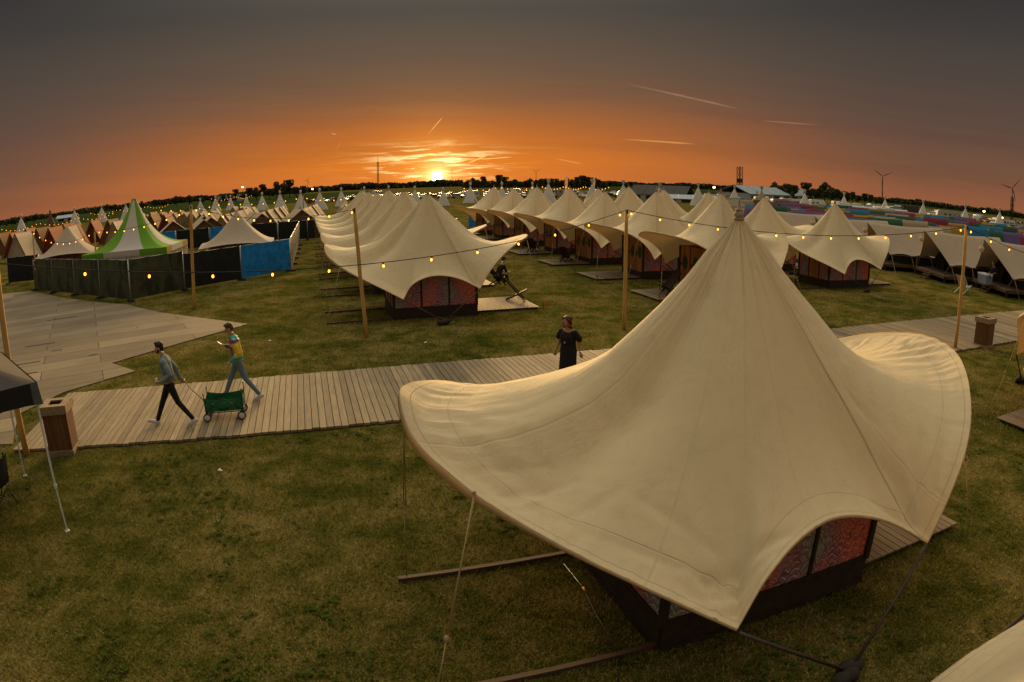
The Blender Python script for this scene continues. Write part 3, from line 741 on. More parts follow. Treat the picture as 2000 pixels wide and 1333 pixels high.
lights((-13.55, 26.64, 4.4), (-24.6, 34.6, 3.5), .35, [.09+i*.105 for i in range(9)], 'string lights crossing the green and white striped marquee')
lights((-24.6, 34.6, 3.5), (-31.9, 36.9, 3.8), .75, [.08+i*.1 for i in range(10)], 'short string lights looping between the two poles of the screen fence')
lights((-4.7, 20.95, 4.1), (3.7, 21.77, 4.0), .0, [], 'plain cable between the leaning pole and the middle pole', True) if False else None
# ================================================================ screened yard: fence panels
def screen_mat(name, col, camo=False):
    m, bb, out = newmat(name); ob = bb.n('ShaderNodeTexCoord').outputs['Object']
    n = bb.noise(ob, 1.6 if camo else 2.5, 5, .65); c = bb.mix(bb.mr(n, .35, .65), tuple(q*.7 for q in col), tuple(q*1.25 for q in col))
    if camo:
        n2 = bb.noise(bb.scale(ob, .9, .9, .5), 1.5, 4, .6, .6); c = bb.mix(bb.mr(n2, .52, .6, 0, .7), c, (.012, .012, .008))
        n3 = bb.noise(bb.scale(ob, 1.1, 1.1, .6), 2.1, 4, .6); c = bb.mix(bb.mr(n3, .6, .72, 0, .6), c, (.075, .075, .04))
    wv = bb.noise(bb.scale(ob, 5, 5, 1), 2.0, 4, .6)
    f = bb.noise(ob, 120, 2); c = bb.mix(bb.mr(f, .4, .6, 0, .3), c, tuple(q*.5 for q in col))
    return finish(m, bb, out, c, .85, bb.bump(bb.m('ADD', wv, n), .5, .06))
M['scr_green'] = screen_mat('camouflage_screen', (.060, .066, .030), True)
M['scr_black'] = screen_mat('black_screen', (.016, .017, .016))
M['scr_blue'] = screen_mat('blue_screen', (.014, .24, .66))
M['scr_grey'] = screen_mat('grey_mesh_screen', (.10, .10, .095))
_fn = {}
def fence_panel(a, c, mat, lab, h=2.0, foot=True):
    a, c = Vector(a), Vector(c); L = (c-a).length; rz = math.atan2(c.y-a.y, c.x-a.x)
    key = (round(L, 1), mat, round(h, 1)); L = key[0]
    if key in _fn: o = copy_tree(_fn[key])
    else:
        o = empty('fence_panel', cat='fence'); _fn[key] = o
        s = MB()
        for x_ in (.03, L-.03): s.tube([(x_, 0, .02), (x_, 0, h)], .022, 6)
        for z_ in (.14, h-.02): s.tube([(.03, 0, z_), (L-.03, 0, z_)], .02, 6)
        s.build('frame', M['metal'], o)
        s = MB(); nx = 26; nz = 10; vs = []; fs = []; rr = random.Random(int(L*10)+len(_fn))
        for i in range(nx+1):
            for j in range(nz+1):
                edge = min(1, 5*min(i, nx-i)/nx)*min(1, 4*min(j, nz-j)/nz)
                vs.append((.05+(L-.10)*i/nx, -.022-edge*(.018+.028*math.sin(i*.9+j*.35+len(_fn))+rr.uniform(-.012, .012)), .12+(h-.12)*j/nz-(.03*math.sin(PI*i/nx*3)**2 if j == nz else 0)))
        for i in range(nx):
            for j in range(nz): q = i*(nz+1)+j; fs.append((q, q+nz+1, q+nz+2, q+1))
        s.add(vs, fs, 0, True); s.build('screen', M[mat], o)
        if foot:
            for x_ in (0.0,): s = MB(); s.box((x_, 0, .06), (.22, .62, .12), taper=.86); s.build('foot_block', M['weight'], o)
    return place(o, (a.x, a.y, 0), rz, lab, 'temporary fence panels round the yard')
def fence_run(pts, mats, lab, h=2.0):
    i = 0
    for a, c in zip(pts[:-1], pts[1:]):
        fence_panel(a, c, mats[i % len(mats)], lab % nth(i), h); i += 1
def sub(a, c, n): return [(a[0]+(c[0]-a[0])*i/n, a[1]+(c[1]-a[1])*i/n) for i in range(n+1)]
fence_run(sub((-30.8, 35.35), (-18.81, 29.29), 4), ['scr_green'], 'camouflage screened fence panel, %s from the outer end towards the near corner', 2.1)
fence_panel((-18.81, 29.29), (-17.05, 32.15), 'scr_green', 'camouflage screened fence panel just right of the near corner', 2.1)
fence_panel((-17.05, 32.15), (-14.95, 35.3), 'scr_black', 'black screened fence panel beside the lone blue one', 1.95)
fence_panel((-14.95, 35.3), (-13.1, 38.75), 'scr_blue', 'bright blue screened fence panel at the lawn end of the yard', 1.95)
fence_run(sub((-13.1, 38.75), (-19.3, 60.0), 6), ['scr_grey'], 'grey mesh fence panel seen edge on along the lawn, %s from the blue panel', 1.95)
fence_panel((-37.7, 39.9), (-34.6, 40.5), 'scr_black', 'black screened fence panel standing apart left of the yard', 2.0)
fence_panel((-34.6, 40.5), (-31.0, 43.6), 'scr_blue', 'blue screened fence panel behind the outer pole', 1.9)
fence_run(sub((-37.5, 55.5), (-18.9, 62.9), 6), ['scr_blue', 'scr_blue', 'scr_black', 'scr_blue', 'scr_black', 'scr_black'], 'screened fence panel at the back of the yard, %s from the huts', 1.9)
fence_run(sub((-19.3, 62.5), (-12.0, 65.6), 2), ['scr_black'], 'black fence panel behind the last tents, %s from the yard corner', 1.9)
fence_run(sub((-20.2, 69), (-9, 74), 3), ['scr_blue', 'scr_black', 'scr_blue'], 'far fence panel before the sunlit tepees, %s from the yard', 1.8)
fence_run(sub((-4.5, 72), (.5, 74), 1), ['scr_blue'], 'far blue fence panel between the two tent rows, %s', 2.3)

# ---------------------------------------------------------------- marquee and yard tents
M['pvc_white'] = fabric('white_pvc', (.62, .60, .56), .03, .32)
M['pvc_green'] = fabric('green_pvc', (.17, .38, .04), .05, .30)
M['pvc_green_sunlit'] = fabric('sunlit_green_pvc', (.55, .40, .03), .1, .4)  # green cloth with the sunlight put into its colour as yellow
M['cloth_grey'] = fabric('grey_beige_cloth', (.46, .37, .28), .05, .15)
M['cloth_white'] = fabric('off_white_cloth', (.60, .58, .52), .05, .15)
M['plankwall'] = wood('vertical_planks', (.22, .085, .03), stretch=(8, 8, .6), scale=3, bw=.16, axis=0)
def pyramid(mb, hw, ze, zp, k=10, n=16, power=2.0, cap=.06, mats=None, sag=.0):
    """concave tent roof on a square plan; mats picks the material of each stripe"""
    rows = []
    per = []
    cs = [(-1, -1), (1, -1), (1, 1), (-1, 1)]
    for q in range(4):
        a, c = cs[q], cs[(q+1) % 4]
        for i in range(n): t = i/n; per.append((a[0]+(c[0]-a[0])*t, a[1]+(c[1]-a[1])*t, q, t))
    N = len(per); o = len(mb.v)
    for j in range(k+1):
        s = j/k
        for (x_, y_, q, t) in per:
            L = max(abs(x_), abs(y_)); hs = cap/hw+(1-cap/hw)*s
            rnd = math.hypot(x_, y_); sx = x_/rnd**(1-s**.5) if s < 1 else x_; sy = y_/rnd**(1-s**.5) if s < 1 else y_
            z_ = ze+(zp-ze)*((1-s)**power)+sag*math.sin(PI*t)*s**3
            mb.v.append((sx*hw*hs, sy*hw*hs, z_))
    for j in range(k):
        for i in range(N):
            q, t = per[i][2], per[i][3]
            mb.f.append((o+j*N+i, o+(j+1)*N+i, o+(j+1)*N+(i+1) % N, o+j*N+(i+1) % N)); mb.mi.append(mats(q, t) if mats else 0); mb.sm.append(True)
    return per
def marquee():
    c = (-22.3, 35.9); r_ = empty('striped_marquee', (c[0], c[1], 0), R(-30.7-45+90)+PI*0, 'green and white striped marquee with a tall pointed top behind the screen fence', 'marquee')
    hw = 2.72; ze = 2.24
    fm = lambda q, t: 1 if (t < .26 or t > .69) else 0
    mb = MB(); pyramid(mb, hw, ze, 5.05, 16, 16, 2.25, .16, fm); mb.lathe([(.165, 5.03), (.17, 5.06), (.12, 5.12), (0, 5.14)], (0, 0, 0), 16, 1)
    rf = mb.build('roof', [M['pvc_white'], M['pvc_green']], r_)
    for q in range(4):
        mb = MB(); n_ = 32; a, c_ = [(-1, -1), (1, -1), (1, 1), (-1, 1)][q], [(1, -1), (1, 1), (-1, 1), (-1, -1)][q]
        vs = []
        for i in range(n_*2+1):
            t = i/(n_*2); x_, y_ = (a[0]+(c_[0]-a[0])*t)*hw*1.004, (a[1]+(c_[1]-a[1])*t)*hw*1.004
            vs += [(x_, y_, ze+.012), (x_, y_, ze-.36+.045*abs(math.sin(PI*t*14)))]
        for i in range(n_*2): mb.add([], []); mb.f.append((2*i, 2*i+2, 2*i+3, 2*i+1)); mb.mi.append(fm(q, (i+.5)/(n_*2)) if q != 1 else (2 if i < 14 or i > 46 else 0)); mb.sm.append(False)  # on one face the sunlit green parts are painted yellow
        mb.v = vs; mb.build('valance', [M['pvc_white'], M['pvc_green'], M['pvc_green_sunlit']], r_)
        mb = MB(); p0, p1 = Vector((a[0]*hw, a[1]*hw, 0))*.97, Vector((c_[0]*hw, c_[1]*hw, 0))*.97
        vs = []; fs = []
        for i in range(41):
            t = i/40; p = p0+(p1-p0)*t; nn = Vector((p1.y-p0.y, p0.x-p1.x, 0)).normalized()*(.03*math.sin(i*1.7))
            vs += [(p.x+nn.x, p.y+nn.y, .03), (p.x+nn.x, p.y+nn.y, ze-.2)]
        for i in range(40): fs.append((2*i, 2*i+2, 2*i+3, 2*i+1))
        mb.add(vs, fs); mb.build('side_wall', M['pvc_white'], r_)
        mb = MB(); mb.tube([(a[0]*hw*.985, a[1]*hw*.985, 0), (a[0]*hw*.985, a[1]*hw*.985, ze-.02)], .035, 8); mb.build('leg', M['metal'], r_)
    return r_
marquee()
def yard_tent(c, rz, hw, ze, zp, lab):
    r_ = empty('yard_tent', (c[0], c[1], 0), rz, lab, 'tent', 'cream tents inside the screened yard')
    mb = MB(); pyramid(mb, hw, ze, zp, 14, 14, 1.45, .05, None, .16); mb.build('canopy', M['cloth_grey'], r_)
    mb = MB(); w_ = hw*.72
    for a, c_ in (((-w_, -w_), (w_, -w_)), ((w_, -w_), (w_, w_)), ((w_, w_), (-w_, w_)), ((-w_, w_), (-w_, -w_))): mb.bar((a[0], a[1], (ze+.15)/2), (c_[0], c_[1], (ze+.15)/2), .05, ze+.15-.04)
    mb.build('plank_wall', M['plankwall'], r_)
    for a in ((-1, -1), (1, -1), (1, 1), (-1, 1)):
        mb = MB(); mb.tube([(a[0]*hw, a[1]*hw, ze-.02), (a[0]*(hw-.4), a[1]*(hw-.4), .02)], .03, 6); mb.build('strut', M['postwood'], r_)
    mb = MB(); mb.tube([(0, 0, .05), (0, 0, zp+.08)], .04, 6); mb.build('mast', M['postwood'], r_)
yard_tent((-17.1, 40.1), R(20), 2.35, 1.72, 3.75, 'cream tent with a plank wall behind the blue fence panel')
yard_tent((-29.4, 37.9), R(28), 2.25, 1.98, 3.85, 'ribbed cream tent between the striped marquee and the outer fence pole')

# ================================================================ plank bins
def plank_bin():
    r_ = empty('plank_bin', cat='litter bin'); w_ = .27; hh = .98
    for (nx, ny) in ((0, -1), (1, 0), (0, 1), (-1, 0)):
        mb = MB()
        for i in range(3):
            t = (i-1)*.175; q = .028*random.random()
            cx, cy = (t, ny*w_) if nx == 0 else (nx*w_, t)
            mb.box((cx, cy, .5), (.168, .03, .92) if nx == 0 else (.03, .168, .92))
        mb.build('side', M['binwood'], r_)
    mb = MB()
    for (nx, ny) in ((0, -1), (1, 0), (0, 1), (-1, 0)): mb.box((nx*.295, ny*.295, .06), ((.62 if nx == 0 else .028), (.62 if ny == 0 else .028)[0:0] or (.56 if ny == 0 else .028), .12) if False else ((.62, .028, .12) if nx == 0 else (.028, .56, .12)))
    mb.build('skirting', M['binpale'], r_)
    mb = MB()
    for (nx, ny) in ((0, -1), (1, 0), (0, 1), (-1, 0)):
        mb.box((nx*.30, ny*.30, .96), (.64, .032, .15) if nx == 0 else (.032, .575, .15))
        mb.box((nx*.235, ny*.235, 1.05), (.64, .16, .03) if nx == 0 else (.16, .305, .03))
    mb.build('rim', M['binpale'], r_)
    mb = MB(); mb.box((0, 0, .5), (.47, .47, .75)); mb.build('liner', M['black'], r_)
    return r_
M['binwood'] = wood('brown_bin_planks', (.19, .085, .032), stretch=(7, 7, .6), scale=4, bw=.175, axis=0)
M['binpale'] = wood('pale_bin_boards', (.27, .20, .12), stretch=(3, 3, 7), scale=4)
bn = plank_bin(); place(bn, (-9.22, 10.72, 0), TH+R(4), 'square plank litter bin at the gazebo end of the boardwalk', 'plank litter bins beside the boardwalk')
o = copy_tree(bn); place(o, (16.55, 18.9, 0), TH+R(2), 'square plank litter bin beside the boardwalk light pole', 'plank litter bins beside the boardwalk')
# ================================================================ black gazebo at the left edge
def gazebo():
    r_ = empty('pop_up_gazebo', (-9.0, 7.3, 0), R(54), 'black pop-up gazebo with pale telescopic legs cut by the frame', 'gazebo')
    M['gz_black'] = simple('black_polyester', (.010, .010, .012), .6, .3, 9, .3); M['gz_grey'] = simple('grey_corner_patch', (.075, .085, .085), .7, .2, 9, .2); M['gz_top'] = simple('brown_grey_roof_sheet', (.050, .040, .031), .75, .15, 3, .3)
    hw = 1.5
    mb = MB(); pyramid(mb, hw, 2.43, 3.15, 8, 12, 1.08, .03); mb.build('roof', M['gz_top'], r_)
    for q in range(4):
        a, c_ = [(-1, -1), (1, -1), (1, 1), (-1, 1)][q], [(1, -1), (1, 1), (-1, 1), (-1, -1)][q]
        mb = MB(); n_ = 24
        for i in range(n_+1):
            t = i/n_; x_, y_ = (a[0]+(c_[0]-a[0])*t)*hw*1.01, (a[1]+(c_[1]-a[1])*t)*hw*1.01; wv = .012*math.sin(i*1.9)
            mb.v += [(x_, y_, 2.44), (x_*(1.012+wv), y_*(1.012+wv), 2.10+.03*math.sin(PI*t*3))]
        for i in range(n_): mb.f.append((2*i, 2*i+2, 2*i+3, 2*i+1)); mb.mi.append(1 if i in (0, n_-1) else 0); mb.sm.append(True)
        mb.build('valance', [M['gz_black'], M['gz_grey']], r_)
        x_, y_ = a[0]*(hw-.03), a[1]*(hw-.03); mb = MB()
        mb.box((x_, y_, 1.55), (.032, .032, 1.6)); mb.box((x_, y_, .42), (.024, .024, .84)); mb.box((x_, y_, .78), (.05, .05, .06)); mb.box((x_, y_, .01), (.08, .08, .015))
        lg = mb.build('leg', M['whitemetal'], r_)
    return r_
gazebo()
# ================================================================ tepees
M['tepee'] = fabric('tepee_cotton', (.66, .66, .62), .06, .25)
M['tepee_tan'] = fabric('tepee_tan_cotton', (.46, .37, .24), .06, .25)
M['tepee_brown'] = fabric('tepee_brown_cotton', (.12, .075, .04), .06, .1)
M['bare'] = simple('bare_poles', (.10, .06, .035), .8, .2, 8, .1)
_tp = {}
def tepee(kind, mat, H_=5.2, r=1.75):
    """straight cone on poles, the top tied and flaring; kind: 'tied' a wrapped knob, 'flare' a cup, 'poles' bare crossing poles"""
    k = (kind, mat)
    if k in _tp: return copy_tree(_tp[k])
    o = empty('tepee', cat='tepee'); _tp[k] = o
    zn = H_*.80; n = 20; mb = MB(); vs = []; fs = []; K = 6
    for j in range(K+1):
        t = j/K
        for i in range(n):
            a = 2*PI*i/n; rr = (r*(1-t)+.10*t)*(1-.035*(i % 2)*(1-t)); vs.append((rr*math.cos(a), rr*math.sin(a), zn*t+.02))
    for j in range(K):
        for i in range(n): fs.append((j*n+i, j*n+(i+1) % n, (j+1)*n+(i+1) % n, (j+1)*n+i))
    mb.add(vs, fs, 0, True); mb.build('cover', M[mat], o)
    if kind == 'tied': s = MB(); s.lathe([(.09, zn-.05), (.10, zn+.05), (.21, zn+.22), (.30, zn+.46), (.28, zn+.72), (.16, zn+.92), (0, zn+.97)], (0, 0, 0), 9); s.build('wrapped_top', M[mat], o)
    elif kind == 'flare': s = MB(); s.lathe([(.09, zn-.05), (.11, zn+.05), (.24, zn+.40), (.36, zn+.85), (.42, zn+.98), (.33, zn+1.0), (0, zn+.8)], (0, 0, 0), 10); s.build('flared_top', M[mat], o)
    else:
        for i in range(6):
            a = 2*PI*i/6+.3; s = MB(); d_ = Vector((math.cos(a)*r, math.sin(a)*r, 0)); e_ = Vector((-math.cos(a)*.55, -math.sin(a)*.55, zn+1.35)); s.tube([d_*1.02, e_], .035, 5); s.build('pole', M['bare'], o)
    s = MB(); s.add([(-.35, -r*.985, .05), (.35, -r*.985, .05), (.0, -r*.55, zn*.44)], [(0, 1, 2)]); s.build('door_flap', M['tepee_tan'], o)
    return o
TPS = [(-146.5,163.7,6.25,'tepee'),(-152.2,186.5,6.25,'tepee_brown'),(-143.2,189.5,6.19,'tepee'),(-136.5,197.2,6.09,'tepee'),(-126.5,198.0,5.98,'tepee'),(-96.9,197.3,4.7,'tepee'),(-93.4,201.7,5.07,'tepee'),(-87.5,200.5,4.86,'tepee'),(-78.8,192.8,4.79,'tepee'),(-67.0,175.6,5.02,'tepee'),(-58.1,165.3,5.10,'tepee'),(-49.5,155.8,4.89,'tepee'),(-43.7,152.3,5.09,'tepee'),(-43.9,173.6,4.97,'tepee'),(-36.8,169.3,4.94,'tepee'),(-30.7,170.3,4.95,'tepee'),(-21.9,155.3,4.6,'tepee'),(-14.9,150.2,4.1,'tepee'),(-9.8,165.9,5.14,'tepee'),(-2.4,181.3,5.06,'tepee'),(5.8,184.7,5.16,'tepee'),(8.6,157.3,5.70,'tepee'),(18.1,151.7,5.76,'tepee'),(25.6,154.9,5.67,'tepee'),(37.4,169.8,5.48,'tepee'),(45.5,162.2,5.63,'tepee'),(54.7,161.3,5.68,'tepee'),(66.4,172.7,5.63,'tepee_tan'),(81.0,176.1,5.55,'tepee'),(91.4,171.4,5.65,'tepee'),(112.7,183.1,5.62,'tepee'),(105.0,150.3,5.51,'tepee'),(116.5,145.7,5.52,'tepee'),(130.4,146.4,5.86,'tepee')]
for i, (x_, y_, h_, m_) in enumerate(TPS):
    kind = 'tied' if i < 21 else 'flare'
    o = tepee(kind, m_)
    side = ('tan' if m_ == 'tepee_tan' else 'brown' if m_ == 'tepee_brown' else 'white')
    s_ = h_/5.2
    place(o, (x_, y_, 0), random.uniform(0, 6), '%s tepee with a %s top, %s from the left of the ring round the camp' % (side, 'wrapped' if kind == 'tied' else 'flared', nth(i)), 'tepees round the edge of the camp', (s_*1.12, s_*1.12, s_))
for (x_, y_, s_) in [(-4.8, 142, .72), (1.2, 150, .72), (47.5, 150, .8), (31.0, 140, .9), (59.5, 158, .8)]:
    o = tepee('poles', 'tepee_tan'); place(o, (x_, y_, 0), random.uniform(0, 6), None, 'tepees round the edge of the camp', s_)
    o['label'] = 'small tan tepee with long bare crossing poles, %s' % {-4.8: 'left of two near the sun', 1.2: 'right of two near the sun', 47.5: 'right of the long dark tent roof', 31.0: 'before the parked cars', 59.5: 'before the pale halls'}[x_]

# ================================================================ ridge tents
def ridge_mat(n, c): M[n] = fabric(n, c, .06, .22)
ridge_mat('rt_orange', (.40, .155, .075)); ridge_mat('rt_brown', (.24, .125, .05)); ridge_mat('rt_white', (.50, .42, .31)); ridge_mat('rt_beige', (.36, .28, .19))
ridge_mat('rt_red', (.22, .04, .05)); ridge_mat('rt_blue', (.03, .17, .31)); ridge_mat('rt_purple', (.13, .095, .21)); ridge_mat('rt_yellow', (.36, .21, .03)); ridge_mat('rt_green', (.03, .10, .05))
M['rt_gable_red'] = fabric('gable_dark_red', (.17, .045, .03), .06, .1); M['rt_edge'] = simple('timber_edge', (.12, .07, .03), .8, .2, 5, .1)
_rt = {}
def ridge(mat, L=4.2, W=2.8, H_=2.9, gable=None, board=True, over=.25):
    k = (mat, L, W, H_, gable, board)
    if k in _rt: return copy_tree(_rt[k])
    o = empty('ridge_tent', cat='tent'); _rt[k] = o
    mb = MB(); nx, ns = 6, 6; vs = []; fs = []
    for i in range(nx+1):
        x_ = -L/2-over+(L+2*over)*i/nx; sg = -.05*math.sin(PI*i/nx)
        for j in range(2*ns+1):
            t = (j-ns)/ns; b_ = -.05*math.sin(PI*abs(t))
            vs.append((x_, t*W/2*1.03, (H_+sg)*(1-abs(t))+.06+b_*(.5+.5*math.sin(PI*i/nx))))
    for i in range(nx):
        for j in range(2*ns): q = i*(2*ns+1)+j; fs.append((q, q+2*ns+1, q+2*ns+2, q+1))
    mb.add(vs, fs, 0, True); mb.build('fly_sheet', M[mat], o)
    for s in (-1, 1):
        mb = MB(); x_ = s*L/2*.97; mb.add([(x_, -W/2*.94, .03), (x_, W/2*.94, .03), (x_, 0, H_*.95)], [(0, 1, 2)]); mb.build('gable', M[gable or mat], o)
        if board:
            mb = MB()
            for t in (-1, 1): mb.bar((s*(L/2+over), t*W/2*1.03, .06), (s*(L/2+over), 0, H_+.02), .05, .10)
            mb.build('edge_board', M['rt_edge'], o)
    return o
# left: tall cabin-like ridge tents (orange, brown, white)
LT = [(-57.5, 64.5, 'rt_white'), (-50.7, 66.2, 'rt_white'), (-43.6, 66.3, 'rt_white'), (-73.6, 77.9, 'rt_brown'), (-65.5, 78.3, 'rt_brown'), (-53.0, 79.3, 'rt_brown'), (-47.5, 81.9, 'rt_brown'), (-64.8, 71.3, 'rt_orange'), (-58.3, 72.4, 'rt_orange'), (-60.0, 84.7, 'rt_orange'), (-73.2, 84.1, 'rt_orange'), (-65.4, 85.0, 'rt_orange'), (-55.3, 89.0, 'rt_orange'), (-49.2, 87.7, 'rt_orange'), (-59.5, 102.2, 'rt_orange'), (-85.8, 87.2, 'rt_orange'), (-54.0, 71.5, 'rt_orange'), (-66.5, 65.5, 'rt_white'), (-43.5, 78.5, 'rt_orange')]
pos_words = ['nearest the black fence panel', 'above the outer fence pole', 'close behind the marquee', 'at the far left edge', 'left of the yard tent peak', 'right of the left light pole', 'behind the huts', 'second from the left in the front rank', 'beside the yard tent peak', 'in the second rank left of the marquee', 'in the second rank at the left', 'in the second rank behind the yard tent', 'just behind the marquee top', 'right of the marquee top', 'in the farthest rank', 'nearly hidden at the far left', 'just left of the first light pole', 'cut off by the left edge of the frame', 'leaning toward the timber huts']
for i, (x_, y_, m_) in enumerate(LT):
    o = ridge(m_, 4.6, 3.0, 3.1, 'rt_gable_red' if m_ == 'rt_orange' else None)
    place(o, (x_, y_, 0), R(107)+R(random.uniform(-5, 5)), '%s A-frame tent %s' % (m_[3:], pos_words[i]), 'tall A-frame tents left of the marquee')
# beige ridge tents packed in rows behind the yard
k_ = 0
for r_i, (a0, a1, n_) in enumerate([((-37, 82), (-45, 112), 8), ((-30.5, 78), (-38.5, 110), 9), ((-25.5, 80), (-32, 108), 8), ((-21.5, 86), (-26.5, 108), 6), ((-45, 95), (-60, 116), 6), ((-52, 112), (-80, 132), 9), ((-60, 130), (-88, 146), 8), ((-47, 118), (-58, 136), 5), ((-17.5, 100), (-20.5, 116), 5)]):
    for j in range(n_):
        t = j/(n_-1); x_ = a0[0]+(a1[0]-a0[0])*t+random.uniform(-.3, .3); y_ = a0[1]+(a1[1]-a0[1])*t+random.uniform(-.3, .3)
        o = ridge('rt_beige', 3.6, 3.1, 2.25, None, False)
        place(o, (x_, y_, 0), R(105)+R(random.uniform(-6, 6)), 'beige ridge tent, %s from the front of the %s packed row behind the yard' % (nth(j), nth(r_i)), 'beige ridge tents packed in rows')
# coloured ridge tents to the right, ridges side on
order = ['rt_red', 'rt_blue', 'rt_purple', 'rt_yellow', 'rt_green']
for ci in range(17):
    j_ = 0
    for j in range(14):
        x_, y_ = W2((34.5, 61.0), 4.4*ci+(1.6 if j % 2 else 0), 6.3*j)
        if math.degrees(math.atan2(x_, y_)) < 17.5 or math.hypot(x_, y_) > 148: continue
        m_ = order[(j*2+ci*3+(1 if j % 3 == 0 else 0)) % 5] if random.random() > .14 else 'rt_beige'
        o = ridge(m_, 3.7, 3.2, 2.25, None, False, .15)
        place(o, (x_+random.uniform(-.3, .3), y_+random.uniform(-.3, .3), 0), R(-12)+R(random.uniform(-5, 5)), '%s ridge tent, %s from the front in the %s column of coloured tents' % (m_[3:], nth(j_), nth(ci)), 'coloured ridge tents in a tight grid', (1, 1, random.uniform(.85, 1.22))); j_ += 1
# timber huts with pale sheet roofs
M['hut'] = wood('hut_planks', (.20, .10, .045), stretch=(8, 8, .6), scale=2, bw=.2, axis=0); M['sheet'] = fabric('pale_roof_sheet', (.55, .43, .27), .05, .2)
_h = []
def hut():
    if _h: return copy_tree(_h[0])
    o = empty('timber_hut', cat='hut'); _h.append(o); L, W, H_ = 3.4, 2.6, 1.55
    mb = MB()
    for a, c in (((-L/2, -W/2), (L/2, -W/2)), ((L/2, -W/2), (L/2, W/2)), ((L/2, W/2), (-L/2, W/2)), ((-L/2, W/2), (-L/2, -W/2))): mb.bar((a[0], a[1], H_/2), (c[0], c[1], H_/2), .06, H_)
    for s in (-1, 1): mb.add([(s*L/2, -W/2, H_), (s*L/2, W/2, H_), (s*L/2, 0, 2.5)], [(0, 1, 2)])
    mb.build('wall', M['hut'], o)
    mb = MB()
    for s in (-1, 1): mb.add([(-L/2-.4, s*(W/2+.35), H_-.22), (L/2+.4, s*(W/2+.35), H_-.22), (L/2+.4, 0, 2.6), (-L/2-.4, 0, 2.6), (-L/2-.4, s*(W/2+.35), H_-.26), (L/2+.4, s*(W/2+.35), H_-.26), (L/2+.4, 0, 2.55), (-L/2-.4, 0, 2.55)], [(0, 1, 2, 3), (7, 6, 5, 4), (0, 4, 5, 1), (1, 5, 6, 2), (3, 7, 4, 0)])
    mb.build('roof', M['sheet'], o)
    for s in (-.6, .6): mb = MB(); mb.box((-L/2-.035, s, 1.1), (.02, .5, .45)); mb.build('window', M['black'], o)
    return o
for i, (x_, y_) in enumerate([(-31.0, 63.5), (-33.0, 69.5), (-36.5, 67.0), (-30.0, 75.5), (-27.3, 70.5), (-36.5, 75), (-24.5, 76)]):
    place(hut(), (x_, y_, 0), R(-60), 'small timber hut with a pale sheet roof, %s' % ['nearest the blue back fence', 'behind the nearest hut', 'leftmost by the orange tent', 'in the back of the cluster', 'at the right by the standing people', 'far left in the back', 'last before the beige tents'][i], 'timber huts behind the blue fence')

